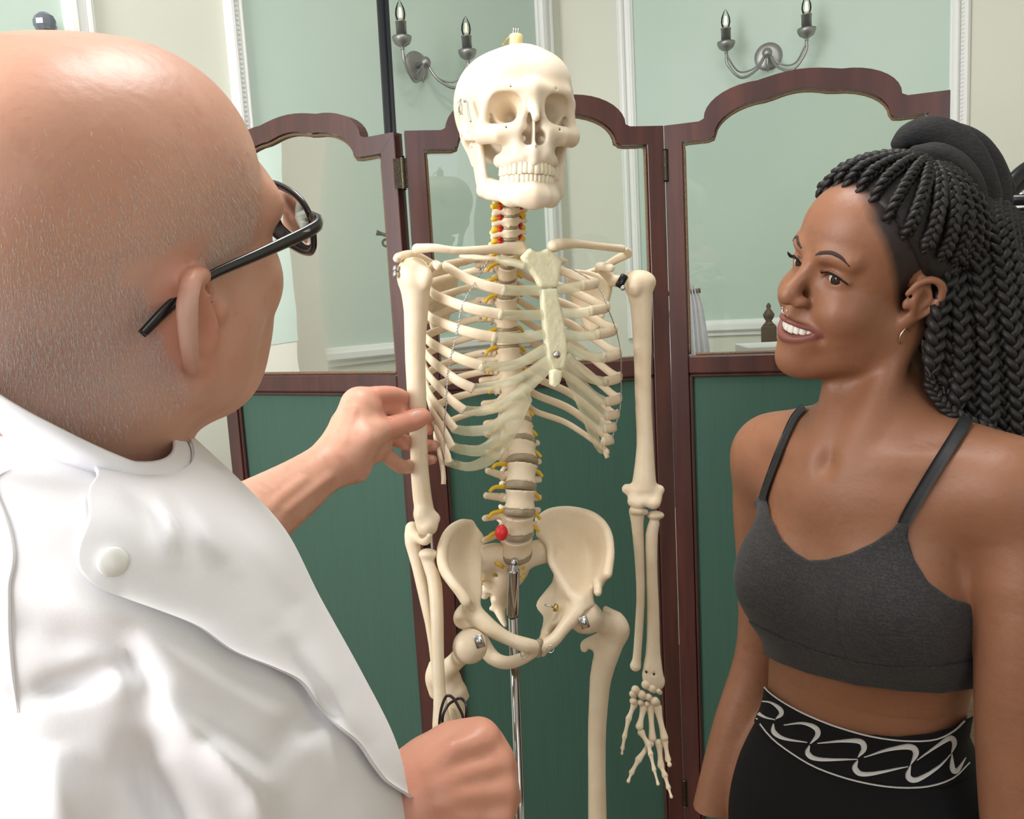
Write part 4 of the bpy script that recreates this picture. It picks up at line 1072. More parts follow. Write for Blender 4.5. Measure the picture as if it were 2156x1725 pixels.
# sacrum
g = Grid(P(1000, 1330, 1.1) - np.array([.03, .05, .02]), P(1160, 1130, 1.1) + np.array([.03, .12, .03]), .0018)
p, r = pc([(1088, 1172, 1.118, 38), (1076, 1195, 1.138, 42), (1062, 1225, 1.158, 33), (1054, 1255, 1.170, 24), (1052, 1285, 1.168, 13), (1058, 1305, 1.155, 8), (1064, 1318, 1.148, 5)]); g.chain(p, r, .004, nrm=FV, flat=.55, res=20)
for s, q in ((-1, [(1075, 1174, 1.12, 28), (1040, 1172, 1.115, 29), (1020, 1174, 1.112, 27)]), (1, [(1100, 1172, 1.125, 26), (1130, 1164, 1.135, 27), (1148, 1160, 1.14, 26)])):
    p, r = pc(q); g.chain(p, r, .006, nrm=FV, flat=.8)
p, r = pc([(1020, 1176, 1.115, 24), (1022, 1202, 1.135, 20), (1034, 1230, 1.16, 15)]); g.chain(p, r, .006)
p, r = pc([(1030, 1232, 1.165, 10), (1018, 1245, 1.165, 10), (1020, 1255, 1.165, 8)]); g.chain(p, r, .004)
p, r = pc([(1042, 1280, 1.17, 8), (1034, 1282, 1.17, 5)]); g.chain(p, r, .003)
for y, d in ((1208, 1.128), (1232, 1.150), (1256, 1.160)):
    for sx in (-22, 20): g.dots([P(1068 + sx - (y - 1208) * .22, y, d)], .0045, .003, True)
V, F = g.mesh(2); mk('sacrum', V, F, M['bone'], SKX)
for a, b in (((1060, 1195, 1.10), (1044, 1185, 1.095)), ((1042, 1190, 1.12), (1041, 1212, 1.13)), ((1030, 1215, 1.14), (1012, 1226, 1.125)), ((1092, 1194, 1.12), (1102, 1197, 1.11)), ((1092, 1212, 1.13), (1105, 1213, 1.12))):
    V, F = tube([P(*a), P(*b)], .0024, 8, res=2); mk('nerve_root', V, F, M['nerve'], SKX)
# thigh bones
bone('thigh_bone', [[(987, 1362, 1.020, 28), (966, 1386, 1.040, 19), (942, 1410, 1.060, 21), (926, 1425, 1.07, 24)], [(912, 1400, 1.075, 10), (910, 1428, 1.075, 15), (918, 1458, 1.075, 15)], [(938, 1418, 1.07, 28), (950, 1450, 1.07, 27), (960, 1500, 1.07, 22), (966, 1580, 1.075, 20), (972, 1800, 1.09, 20), (975, 2000, 1.11, 20)], [(970, 1455, 1.065, 14), (980, 1465, 1.07, 8)]],
     ells=[(990, 1361, 1.018, (36, 36, 36))], k=.007)
bone('thigh_bone', [[(1231, 1299, 1.095, 30), (1262, 1310, 1.110, 22), (1290, 1320, 1.125, 27), (1298, 1330, 1.13, 24)], [(1292, 1302, 1.13, 16), (1276, 1283, 1.135, 7)], [(1296, 1325, 1.13, 26), (1283, 1360, 1.13, 27), (1266, 1420, 1.135, 23), (1261, 1470, 1.14, 20.5), (1257, 1541, 1.147, 19), (1257, 1640, 1.155, 18.5), (1258, 1730, 1.163, 19.5), (1260, 2000, 1.19, 20)], [(1255, 1352, 1.135, 16), (1233, 1357, 1.14, 10), (1230, 1366, 1.14, 8)]],
     ells=[(1232, 1299, 1.095, (33, 33, 33))], k=.010)
for (x, y, d) in ((1009, 1351, .986), (1230, 1311, 1.058)):
    c = P(x, y, d); V, F = boxv(c, (.0058, .0085, .001), _R * .9 + _U * .3, _U * .9 - _R * .3, _F, .0009); mk('hip_clip', V, F, M['steel'], SKX); screw(c - _F * .001, -_F, .0034, SKX)
# brass bolts through the hip sockets
a, b = P(*cc(1150, 975), 1.085), P(*cc(1225, 995), 1.085); V, F = tube([a, b], .0013, 8, res=2); mk('socket_bolt', V, F, M['steel'], SKX)
V, F = lathe(b, unit(b - a), [(.0052, -.002), (.0052, .002), (.003, .004)], 12); mk('bolt_nut', V, F, M['brass'], SKX)
# shoulder hardware
for dx in (0, 1):
    screw(P(831, 566 + dx * 12, .985), VV(-1, 0, -.4), .0042, SKX)
V, F = boxv(P(1309, 592, 1.118), (.0055, .010, .002), _R * .86 - _U * .5, _U * .86 + _R * .5, _F, .0018); mk('shoulder_bracket', V, F, M['black'], SKX); screw(P(1312, 606, 1.105), -_F, .0036, SKX)
screw(P(1016, 563, 1.06), FV, .0022, SKX)
# chrome stand
top, mid, bot = P(1081, 1190, 1.075), P(1079, 1292, 1.085), P(1096, 1740, 1.130)
ax = unit(top - mid)
V, F = lathe(mid, -unit(mid - top), [(.0075, -.004), (.0082, 0), (.0082, np.linalg.norm(top - mid) * .84), (.0084, np.linalg.norm(top - mid) * .86), (.0084, np.linalg.norm(top - mid) * .90), (.006, np.linalg.norm(top - mid) * .91), (.0055, np.linalg.norm(top - mid)), (.001, np.linalg.norm(top - mid))], 24); mk('stand_collar', V, F, M['chrome'], SKX)
foot = bot + unit(bot - mid) * (bot[2] - .05) / max(1e-6, -unit(bot - mid)[2]); 
V, F = tube([mid + ax * .004, foot], .0062, 20, res=2); mk('stand_rod', V, F, M['chrome'], SKX)
V, F = tube([top + ax * .002, spine(1167) - UP * .004 + FV * -.002], .0045, 12, res=2); mk('stand_pin', V, F, M['steel'], SKX)
for i in range(5):
    a = 2 * math.pi * i / 5; e = np.array([foot[0] + .26 * math.cos(a), foot[1] + .26 * math.sin(a), .045])
    V, F = tube([foot + UP * .03, (foot + e) / 2 + UP * .015, e], [.016, .013, .010], 10); lg_ = mk('base_leg', V, F, M['chrome'], SKX)
    V, F = uvsphere(e - UP * .022, .022, 12, 8); mk('castor', V, F, M['black'], lg_)
# ------------------------------------------------------------------ the man in the white tunic
def skin_mat(name, base, c2, c3, rough, scale, sss=.25):
    m = mat(name, base, rough, spec=.45, sss=sss, sssr=(1, .35, .18), sscale=.008, noise=[(scale, c2, 4, .42, .72), (scale * 5, c3, 3, .56, .80)], bump=[(scale * 14, .16, .0012), (scale * 4, .16, .004)])
    nt = m.node_tree; b = nt.nodes['Principled BSDF']; src = b.inputs['Base Color'].links[0].from_socket
    at = nt.nodes.new('ShaderNodeAttribute'); at.attribute_name = 'tint'; mx = nt.nodes.new('ShaderNodeMix'); mx.data_type = 'RGBA'
    nt.links.new(at.outputs['Alpha'], mx.inputs['Factor']); nt.links.new(src, mx.inputs['A']); nt.links.new(at.outputs['Color'], mx.inputs['B']); nt.links.new(mx.outputs['Result'], b.inputs['Base Color'])
    return m
def set_tint(o, rgba):
    a = o.data.color_attributes.new('tint', 'FLOAT_COLOR', 'POINT'); a.data.foreach_set('color', np.asarray(rgba, np.float32).ravel())
M['skin_m'] = skin_mat('fair_skin', (0.60, 0.315, 0.22), (0.65, 0.36, 0.26), (0.56, 0.27, 0.19), .42, 14)
M['whitecloth'] = mat('white_cotton', (0.86, 0.85, 0.875), .95, spec=.2, bump=[((900, 900, 900), .12, .0006), (14, .10, .005)])
M['button'] = mat('pearl_button', (0.80, 0.80, 0.76), .25, coat=.5)
MF = Frame(P(226, 566, .485), head_rot(144, 22, 23), 1.012)
def mw(x, y, z): return MF([[x, y, z]])[0]
def mdir(x, y, z): return unit(MF.R @ np.array([x, y, z], float))
g = Grid(P(-220, 1000, .52) - np.array([.12, .24, .40]), P(960, 300, .9) + np.array([.12, .30, .30]), .0022, .035)
ks = MF.k
def hel(c, r, k=.0, sub=False, E=None):
    EE = MF.R.T if E is None else np.asarray(E) @ MF.R.T
    g.ell(mw(*c), np.array(r) * ks, k * ks, sub, EE)
def hch(pts, rad, k, sub=False, nrm=None, flat=1.0, res=None): g.chain([mw(*p) for p in pts], np.array(rad) * ks, k * ks, sub, None if nrm is None else mdir(*nrm), flat, res)
hel((0, -.014, .046), (.0775, .100, .080))
hel((0, .036, .050), (.064, .060, .062), .03)
hel((0, -.060, .026), (.060, .048, .055), .03)
hel((0, .040, -.020), (.060, .055, .068), .03)
for s in (-1, 1):
    hel((s * .030, -.02, .06), (.045, .07, .055), .03)
    hch([(s * .047, .080, .026), (s * .020, .094, .030)], [.0135, .013], .015)
    hel((s * .040, .064, -.022), (.022, .022, .024), .025)
    hch([(s * .054, .000, -.045), (s * .040, .026, -.080), (s * .020, .052, -.094), (0, .058, -.096)], [.024, .023, .021, .021], .04, res=12)
    hel((s * .060, .010, -.030), (.016, .035, .040), .02)
hch([(0, .088, .012), (0, .096, -.016), (0, .102, -.030)], [.009, .009, .012], .010)
hel((0, .070, -.058), (.036, .026, .032), .03)
# neck, nape roll
hch([(0, -.028, -.005), (0, -.050, -.075), (0, -.072, -.165)], [.066, .069, .066], .03)
hel((0, -.092, -.035), (.045, .020, .022), .03)
hel((-.035, -.05, -.06), (.030, .030, .060), .03)
for s in (-1, 1):      # ears: bowl, rim, lobe
    E = np.array([unit((1, .42 * -s, .10)), unit((.42 * s, 1, 0)), (0, 0, 1)])
    ce = (s * .0815, -.015, .000)
    hel(ce, (.0062, .0185, .031), .008, False, E)
    rim = [(s * .074, .009, .008), (s * .083, .001, .024), (s * .0915, -.013, .030), (s * .0985, -.024, .022), (s * .0985, -.027, .004), (s * .091, -.023, -.016), (s * .082, -.015, -.028)]
    hch(rim, [.0035, .0045, .0052, .0055, .0050, .0048, .0050], .003, res=20)
    hel((s * .0785, -.009, -.036), (.0058, .0095, .0135), .006)
    hel((s * .0915, -.009, .004), (.0065, .012, .019), .004, True, E)
    hel((s * .078, .010, -.004), (.005, .006, .008), .004)
# shoulders and trunk core (under the tunic)
SB = [(-260, 1150, .50), (420, 1150, .72)]
g.chain([mw(0, -.072, -.15), P(140, 1230, .58)], [.066, .10], .04)
g.chain([P(0, 1260, .54), P(150, 1220, .60), P(330, 1230, .68)], [.055, .09, .045], .04)
# left arm reaching to the skeleton
g.chain([P(330, 1230, .68), P(400, 1180, .78), P(470, 1128, .80), P(545, 1082, .835), P(630, 1025, .885), P(690, 978, .915), P(722, 955, .930)], [.045, .045, .043, .0375, .0310, .0255, .0250], .03, res=26)
g.chain([P(700, 985, .92), P(752, 990, .93)], [.018, .014], .02)
pal = np.array([unit(P(752, 838, .945) - P(735, 962, .94)), unit(P(800, 905, .985) - P(735, 900, .93)), _F])
g.chain([P(722, 950, .932), P(745, 905, .945), P(760, 862, .952)], [.026, .029, .024], .016)
g.chain([P(735, 958, .94), P(775, 938, .962), P(790, 925, .968)], [.022, .024, .020], .014)
g.chain([P(755, 850, .952), P(775, 880, .962), P(790, 925, .972)], [.0165, .018, .017], .012)
def finger(pts, rad, k=.004): g.chain([P(*p) for p in pts], rad, k, res=12)
g.chain([P(735, 955, .925), P(768, 925, .925), P(795, 908, .938)], [.022, .018, .0132], .012)     # thumb ball
finger([(785, 912, .935), (820, 900, .960), (852, 891, .985), (872, 884, .992), (888, 878, .996)], [.0136, .0130, .0130, .0134, .0112])
finger([(752, 842, .950), (795, 832, .960), (832, 833, .985), (858, 845, 1.035), (885, 868, 1.052), (902, 882, 1.050)], [.0125, .0108, .0106, .0092, .0084, .0072])
finger([(768, 868, .958), (805, 858, .975), (838, 862, 1.000), (862, 880, 1.045), (888, 900, 1.056), (902, 906, 1.052)], [.0125, .0110, .0108, .0092, .0084, .0072])
finger([(784, 905, .968), (815, 915, .985), (842, 928, 1.010), (868, 935, 1.050), (895, 938, 1.056), (915, 939, 1.047)], [.0122, .0105, .0102, .0090, .0084, .0072])
finger([(790, 935, .975), (818, 962, .985), (848, 984, 1.005), (872, 978, 1.046), (895, 970, 1.052), (910, 968, 1.046)], [.0115, .0095, .0090, .0082, .0076, .0066])
for a, b in (((806, 862, .952), (822, 888, .955)),): g.cone(P(*a), P(*b), .002, .002, .003, True)
# right hand, a fist in front of the belly
FD = .625
g.chain([P(500, 1900, .56), P(700, 1790, .585), P(845, 1690, .605), P(895, 1660, .612)], [.050, .042, .030, .030], .02, res=12)
g.chain([P(880, 1675, .612), P(935, 1640, .618), P(985, 1616, .622)], [.028, .032, .030], .02)

g.chain([P(900, 1720, .612), P(960, 1695, .618), P(1010, 1680, .622)], [.030, .033, .030], .02)
g.chain([P(905, 1648, .625), P(960, 1606, .632), P(1000, 1586, .635)], [.020, .021, .020], .02)
for kx, ky, r in ((1008, 1556, .0155), (1036, 1606, .0158), (1044, 1664, .0150), (1036, 1725, .0140)):
    g.chain([P(955, ky + 20, FD), P(kx, ky, FD)], [.020, r], .006)
    g.chain([P(kx - 8, ky + 2, FD - r * .75), P(kx - 55, ky + 18, FD - .026), P(900, 1640 + (ky - 1600) * .45, FD - .030)], [.0065, .0045, .003], .008)
    g.chain([P(kx, ky, FD), P(kx + 22, ky + 14, FD + .022), P(kx + 12, ky + 24, FD + .058), P(kx - 35, ky + 26, FD + .068)], [r * .92, r * .80, r * .72, r * .6], .004, res=10)
g.chain([P(915, 1630, .635), P(940, 1604, .655), P(985, 1592, .672), P(1010, 1596, .676)], [.020, .0145, .0125, .010], .006, res=10)   # thumb over the fingers
def srf(px, py, d0, inn): return g.hit(P(px, py, d0), P(px, py, 1.0) - CAMPOS, .25, -inn)
for a in ([(1046, 1582), (1012, 1592), (975, 1606), (935, 1626)], [(1064, 1634), (1030, 1640), (985, 1650), (940, 1662)], [(1064, 1694), (1030, 1696), (985, 1698), (940, 1702)]):
    q = [srf(x, y, .5, -.0060) for x, y in a[:3]]; g.chain(q, [.0080, .0074, .0064], .007, True)
for x, y in ((1018, 1556), (1046, 1608), (1052, 1666), (1046, 1722)): g.dots([srf(x, y, .5, .0075)], .0105, .008)
for a in ([(1000, 1566), (950, 1590), (905, 1622)], [(1024, 1616), (970, 1632), (915, 1656)], [(1030, 1672), (975, 1678), (920, 1690)]):
    q = [srf(x, y, .5, .0042) for x, y in a]; g.chain(q, [.0050, .0042, .0035], .007)
for a in ([(730, 850), (722, 885), (712, 925)], [(745, 862), (736, 895), (724, 932)], [(640, 1010), (600, 1040), (560, 1075)], [(690, 1005), (650, 1035), (600, 1075)]):
    q = [srf(x, y, .75, .0030) for x, y in a]; g.chain(q, [.0036, .0034, .0030], .006)
V, F = g.mesh(2)
man = mk('person', V, F, M['skin_m'])
tag(man, 'bald man in a white tunic seen from behind, his hand on the arm bone', 'person')
# colour variation of the skin itself: greyer shaven sides, redder ears
L = MF.inv(V); tint = np.zeros((len(V), 4)); tint[:, :3] = (.63, .42, .36)
sh = np.clip((.085 - L[:, 2]) / .05, 0, 1) * np.clip((.075 - L[:, 1]) / .05, 0, 1) * np.clip((L[:, 2] + .065) / .04, 0, 1) * np.clip(np.maximum((-.005 - L[:, 1]) / .02, (L[:, 2] - .005) / .02), 0, 1)
tint[:, 3] = .60 * sh * (np.abs(L).max(1) < .2)
er = np.sqrt(((np.abs(L[:, 0]) - .088) / .014) ** 2 + ((L[:, 1] + .008) / .030) ** 2 + (L[:, 2] / .044) ** 2); ear = (np.abs(L[:, 0]) > .0805) & (np.abs(L[:, 1] + .01) < .034) & (np.abs(L[:, 2]) < .048); ew = np.clip((1.25 - er) / .5, 0, 1)[:, None]
tint = tint * (1 - ew) + ew * np.array([.66, .28, .20, .5])
hand = (V[:, 2] < P(960, 1500, .62)[2]) & (V[:, 0] > P(840, 1600, .6)[0]); tint[hand] = (.58, .24, .16, .55)
kn = np.linalg.norm(V - P(870, 850, 1.0), axis=1) < .07; tint[kn & (V[:, 1] > .93)] = (.62, .22, .16, .45)
set_tint(man, tint)
# thumb nail
n0 = unit(P(880, 876, .97) - CAMPOS) * -1; c = P(878, 877, .9832)
ax_t = unit(P(888, 876, .996) - P(852, 889, .985)); V2, F2 = uvsphere(c, (.0098, .0072, .0024), 16, 8, np.array([ax_t, np.cross(n0, ax_t), n0])); mk('thumb_nail', V2, F2, M.setdefault('nail', mat('finger_nail', (.66, .40, .33), .28)), man)
# cropped grey hair: very many short strands
rng = np.random.default_rng(3)
cand = np.nonzero((L[:, 2] > -.050) & (L[:, 2] < .112) & ((L[:, 1] < -.018) | (L[:, 2] > .012 + .35 * np.clip(L[:, 1] - .03, 0, 1))) & (L[:, 1] < .068) & (np.abs(L).max(1) < .135) & ~ear & (L[:, 0] < .03))[0]
dens = np.clip((.108 - L[cand, 2]) / .065, .04, 1) * np.clip((L[cand, 2] + .055) / .035, 0, 1) * np.clip((.070 - L[cand, 1]) / .02, 0, 1)
cand = np.concatenate([cand[rng.random(len(cand)) < dens * .8] for _ in range(4)])
tri = V[F]; fn = np.cross(tri[:, 1] - tri[:, 0], tri[:, 2] - tri[:, 0]); VN = np.zeros_like(V)
for c_ in range(4): np.add.at(VN, F[:, c_], fn)
VN /= np.linalg.norm(VN, axis=1)[:, None] + 1e-12
p0 = V[cand] + rng.normal(0, .0010, (len(cand), 3)) - VN[cand] * .0005
dn = mdir(0, -.25, -1.0); dr = unit_rows = VN[cand] * .42 + dn * .9 + rng.normal(0, .18, (len(cand), 3)); dr /= np.linalg.norm(dr, axis=1)[:, None]
ln = rng.uniform(.0022, .0052, (len(cand), 1)); sd = np.cross(dr, VN[cand]); sd /= np.linalg.norm(sd, axis=1)[:, None] + 1e-9
hv = np.stack([p0 - sd * .00010, p0 + sd * .00010, p0 + dr * ln], 1).reshape(-1, 3); hf = np.arange(len(hv)).reshape(-1, 3)
M['greyhair'] = mat('grey_hair', (.70, .63, .60), .6, noise=(700, (.42, .35, .32), 2, .35, .7))
hr = mk('cropped_hair', hv, hf, M['greyhair'], man, False); hr['kind'] = 'stuff'; hr['label'] = 'closely cropped grey hair'
# glasses
M['frameblack'] = mat('black_acetate', (.010, .010, .012), .22, coat=.4)
gl_o = empty('eyeglasses', mw(-.06, .09, .0)); tag(gl_o, 'black-rimmed eyeglasses worn by the bald man', 'glasses')
for s in (-1, 1):
    c = np.array([s * .035, .116, .002]); rim = []
    for a in np.linspace(0, 2 * math.pi, 28, endpoint=False):
        ca, sa = math.cos(a), math.sin(a); x = .029 * np.sign(ca) * abs(ca) ** .75; z = .0205 * np.sign(sa) * abs(sa) ** .75
        rim.append(mw(c[0] + x, c[1] - .010 * ((abs(c[0] + x) / .06) ** 2), c[2] + z))
    V2, F2 = tube(rim, .0019, 8, 56, closed=True, up=mdir(0, 1, 0), r2=.0024); mk('rim', V2, F2, M['frameblack'], gl_o)
    ctr = np.mean(rim, 0); nr = len(rim); V2 = np.concatenate([rim, np.array(rim) + mdir(0, .0018, 0) * .0018, [ctr, ctr + mdir(0, 1, 0) * .0018]])
    F2 = [[2 * nr, i, (i + 1) % nr] for i in range(nr)] + [[2 * nr + 1, nr + (i + 1) % nr, nr + i] for i in range(nr)] + [[i, nr + i, nr + (i + 1) % nr, (i + 1) % nr] for i in range(nr)]
    mk('lens', V2, F2, M['lens'], gl_o)
    V2, F2 = tube([mw(s * .063, .106, .013), mw(s * .073, .101, .015), mw(s * .0785, .088, .016), mw(s * .0815, .045, .019), mw(s * .0840, .008, .0225), mw(s * .0850, -.010, .0215), mw(s * .0850, -.026, .017), mw(s * .083, -.042, .009)], [.0042, .0046, .0044, .0036, .0030, .0030, .0034, .0026], 8, 60, up=mdir(0, 0, 1), r2=[.0028, .0028, .0024, .0021, .0020, .0020, .0022, .0020]); mk('temple', V2, F2, M['frameblack'], gl_o)
    V2, F2 = boxv(mw(s * .0805, .080, .0170), (.0006, .0046, .0020), mdir(1, 0, 0), mdir(0, 1, 0), mdir(0, 0, 1)); mk('hinge_plate', V2, F2, M['steel'], gl_o)
V2, F2 = tube([mw(-.008, .113, .008), mw(0, .117, .012), mw(.008, .113, .008)], .0020, 8); mk('bridge', V2, F2, M['frameblack'], gl_o)

# ---------------- white tunic, a loft of rings around the trunk
RG = [((-75, 800), (398, 968), .405, .56, 95), ((-150, 850), (430, 985), .385, .60, 90), ((-330, 880), (505, 1043), .365, .66, 75), ((-430, 960), (592, 1132), .355, .72, 55), ((-480, 1100), (662, 1268), .355, .74, 60),
      ((-500, 1260), (752, 1432), .365, .75, 80), ((-500, 1420), (822, 1575), .38, .76, 110), ((-500, 1580), (848, 1690), .39, .76, 140), ((-500, 1800), (860, 1830), .40, .77, 180), ((-480, 2150), (840, 2150), .42, .78, 200), ((-450, 2500), (800, 2500), .44, .79, 220)]
def fold(px, py, pts, amp, wid):
    """bump along a pixel polyline"""
    p = np.asarray(pts, float); d2 = np.full(np.shape(px), 1e9); fade = np.zeros(np.shape(px)); n = len(p) - 1
    for i in range(n):
        e = p[i + 1] - p[i]; t = np.clip(((px - p[i][0]) * e[0] + (py - p[i][1]) * e[1]) / (e @ e), 0, 1)
        q = (px - p[i][0] - t * e[0]) ** 2 + (py - p[i][1] - t * e[1]) ** 2; s_ = (i + t) / n
        fade = np.where(q < d2, np.sin(np.pi * np.clip(s_, .06, .94)), fade); d2 = np.minimum(d2, q)
    return amp * np.exp(-d2 / wid ** 2) * fade
FOLDS = [([(40, 1190), (200, 1290), (420, 1420), (640, 1560), (760, 1700)], -.010, 55), ([(60, 1320), (260, 1360), (300, 1430), (330, 1560)], .012, 38), ([(200, 1380), (330, 1480), (480, 1600), (640, 1690)], -.013, 48),
         ([(300, 1500), (300, 1620), (360, 1725), (420, 1800)], .018, 45), ([(420, 1540), (540, 1660), (580, 1760)], -.016, 42), ([(560, 1590), (640, 1520), (700, 1480)], .009, 34), ([(60, 1460), (160, 1440), (260, 1400)], .012, 26),
         ([(330, 1060), (350, 1110), (355, 1180)], -.006, 16), ([(385, 1060), (420, 1130), (470, 1200)], -.006, 22), ([(260, 1060), (300, 1100), (320, 1150)], .005, 16), ([(80, 1560), (120, 1680), (140, 1800)], -.016, 60), ([(500, 1100), (560, 1180), (620, 1290)], -.006, 30),
         ([(620, 1340), (700, 1480), (770, 1590)], -.008, 34), ([(560, 1330), (640, 1450), (720, 1560)], .006, 26)]
def ring_pts(t, th):
    """t: row parameter, th: angle (0 = right silhouette, pi/2 = nearest, pi = left)"""
    A = np.array([[*r[0], *r[1], r[2], r[3], r[4]] for r in RG], float); n = len(A) - 1
    t = np.clip(t, 0, n); i = np.minimum(t.astype(int), n - 1); u = (t - i)[..., None]
    def gg(k): kk = np.clip(k, 0, n); return A[kk]
    a, b, c, d = gg(i - 1), gg(i), gg(i + 1), gg(i + 2)
    q = .5 * (2 * b + (c - a) * u + (2 * a - 5 * b + 4 * c - d) * u ** 2 + (3 * b - a - 3 * c + d) * u ** 3)
    ct, st = np.cos(th), np.sin(th); ct = np.sign(ct) * np.abs(ct) ** .9; st2 = np.sign(st) * np.abs(st) ** .9
    w = (ct + 1) / 2; px = q[..., 0] * (1 - w) + q[..., 2] * w; py = q[..., 1] * (1 - w) + q[..., 3] * w + q[..., 6] * st2
    d = (q[..., 4] + q[..., 5]) / 2 - (q[..., 5] - q[..., 4]) / 2 * st2
    return px, py, d
def ring_world(t, th, lift=0.0, folds=True):
    t = np.asarray(t, float); th = np.asarray(th, float)
    px, py, d = ring_pts(t, th)
    if folds:
        fr = np.clip(np.sin(th) * 3 + .4, 0, 1)
        for pts, am, wd in FOLDS: d = d + 1.45 * fold(px, py, pts, am, wd) * fr * d / .5
    W = P_arr(px, py, d)
    if np.any(lift):
        e = 1e-3
        def q(tt, hh): a, b, c = ring_pts(tt, hh); return P_arr(a, b, c)
        n = np.cross(q(t + e * 20, th) - q(t - e * 20, th), q(t, th + e * 20) - q(t, th - e * 20)); n /= np.linalg.norm(n, axis=-1)[..., None] + 1e-12
        W = W + n * np.asarray(lift)[..., None] if np.ndim(lift) else W + n * lift
    return W
def P_arr(px, py, d): return CAMPOS + d[..., None] * _F + ((px - CX) / FPX * d)[..., None] * _R - ((py - CY) / FPX * d)[..., None] * _U
def grid_faces(nu, nv, closed_v=False):
    i, j = np.meshgrid(np.arange(nu - 1), np.arange(nv if closed_v else nv - 1), indexing='ij'); j2 = (j + 1) % nv
    return np.stack([i * nv + j, i * nv + j2, (i + 1) * nv + j2, (i + 1) * nv + j], -1).reshape(-1, 4)
# orientation check for the lift direction
_c = ring_world(np.array([4.0]), np.array([math.pi / 2]))[0]; _l = ring_world(np.array([4.0]), np.array([math.pi / 2]), 0.01, False)[0]; _l0 = ring_world(np.array([4.0]), np.array([math.pi / 2]), 0, False)[0]
LS = 1.0 if (_l - _l0).dot(CAMPOS - _c) > 0 else -1.0
nt_, nh = 150, 200
tt, hh = np.meshgrid(np.linspace(0, len(RG) - 1, nt_), np.linspace(0, 2 * math.pi, nh, endpoint=False), indexing='ij')
tu = mk('tunic', ring_world(tt, hh).reshape(-1, 3), grid_faces(nt_, nh, True), M['whitecloth'], man); tu['label'] = 'white clinical tunic with a side-fastened collar'
def find_th(px, py):
    """front-surface parameters of a pixel"""
    t, h = np.meshgrid(np.linspace(0, len(RG) - 1, 300), np.linspace(-.35, math.pi, 300), indexing='ij'); a, b, _ = ring_pts(t, h)
    k = np.argmin((a - px) ** 2 + (b - py) ** 2); return t.ravel()[k], h.ravel()[k]
EDGE = [(185, 985), (200, 1015), (186, 1080), (172, 1150), (174, 1196), (215, 1232), (262, 1257), (330, 1282), (400, 1318), (470, 1367), (555, 1410), (610, 1442), (650, 1490), (692, 1535), (732, 1572), (772, 1625), (812, 1662), (838, 1690)]
ed = np.array([find_th(*p) for p in EDGE]); ed = catmull(ed, 90); ed[-3:, 1] = np.maximum(ed[-3:, 1], -.2)
nv = 60; u = np.linspace(0, 1, nv)
T = np.repeat(ed[:, :1], nv, 1); H = ed[:, 1:2] + (-1.0 - ed[:, 1:2]) * u[None, :] ** 1.3
lift = .0045 + .0035 * np.exp(-(u[None, :] * np.ones_like(T)) / .05) * np.clip((np.arange(90)[:, None] - 22) / 20, 0, 1)
W1 = ring_world(T, H, LS * lift); W0 = ring_world(T, H, LS * (lift - .0022)); n1 = 90 * nv
FF = grid_faces(90, nv); Fl = np.concatenate([FF, FF[:, ::-1] + n1]); rimF = [[i * nv, (i + 1) * nv, n1 + (i + 1) * nv, n1 + i * nv] for i in range(89)] + [[i, i + 1, n1 + i + 1, n1 + i] for i in range(nv - 1)]
fl = mk('tunic_front_flap', np.concatenate([W1.reshape(-1, 3), W0.reshape(-1, 3)]), np.concatenate([Fl, np.array(rimF)]), M['whitecloth'], man)
# stitched seam of the sleeve head
sm = np.array([find_th(*p) for p in [(26, 990), (20, 1120), (18, 1240), (22, 1360), (40, 1500)]]); sm = catmull(sm, 60); V2, F2 = tube(ring_world(sm[:, 0], sm[:, 1], LS * .0004), np.interp(np.arange(60), [0, 8, 50, 59], [.0002, .0010, .0010, .0002]), 6, 60); mk('sleeve_seam', V2, F2, M['whitecloth'], man)
# standing collar: follows the neck
cth = np.linspace(-2.75, 3.25, 120)
def collar_pt(th, z): return ring_world(np.full_like(th, .12), th, 0, False) + mdir(.0, -.25, 1.0) * z
inner = []; hc = .014 + .026 * np.clip((cth - .9) / 1.0, 0, 1) * np.clip((3.6 - cth) / .9, .4, 1)
nrm = LS * 1.0
W_ = [collar_pt(cth, 0 * hc[:, None] - .004), collar_pt(cth, (hc * .5)[:, None]), collar_pt(cth, hc[:, None])]
axis_c = (ring_world(np.array([.1]), np.array([0.0]), 0, False)[0] + ring_world(np.array([.1]), np.array([math.pi]), 0, False)[0]) / 2
def outw(W, a): v = W - axis_c; v -= np.outer(v @ mdir(0, -.2, 1), mdir(0, -.2, 1)); v /= np.linalg.norm(v, axis=1)[:, None]; return W + v * a
rows = [outw(W_[0], .002), outw(W_[1], .0015), outw(W_[2], -.003), outw(W_[2], -.0055), outw(W_[1], -.001), outw(W_[0], -.001)]
mk('collar', np.concatenate(rows), grid_faces(6, 120), M['whitecloth'], man)
bt, bh = find_th(236, 1178); c = ring_world(np.array([bt]), np.array([bh]), LS * .006)[0]; c2 = ring_world(np.array([bt]), np.array([bh]), LS * .016)[0]
V2, F2 = lathe(c, unit(c2 - c), [(.0058, -.002), (.0064, 0), (.0064, .0012), (.0056, .0022), (.003, .0027), (.001, .0028)], 28); bo = mk('press_stud', V2, F2, M['button'], man); bo['label'] = 'round pearly press stud'
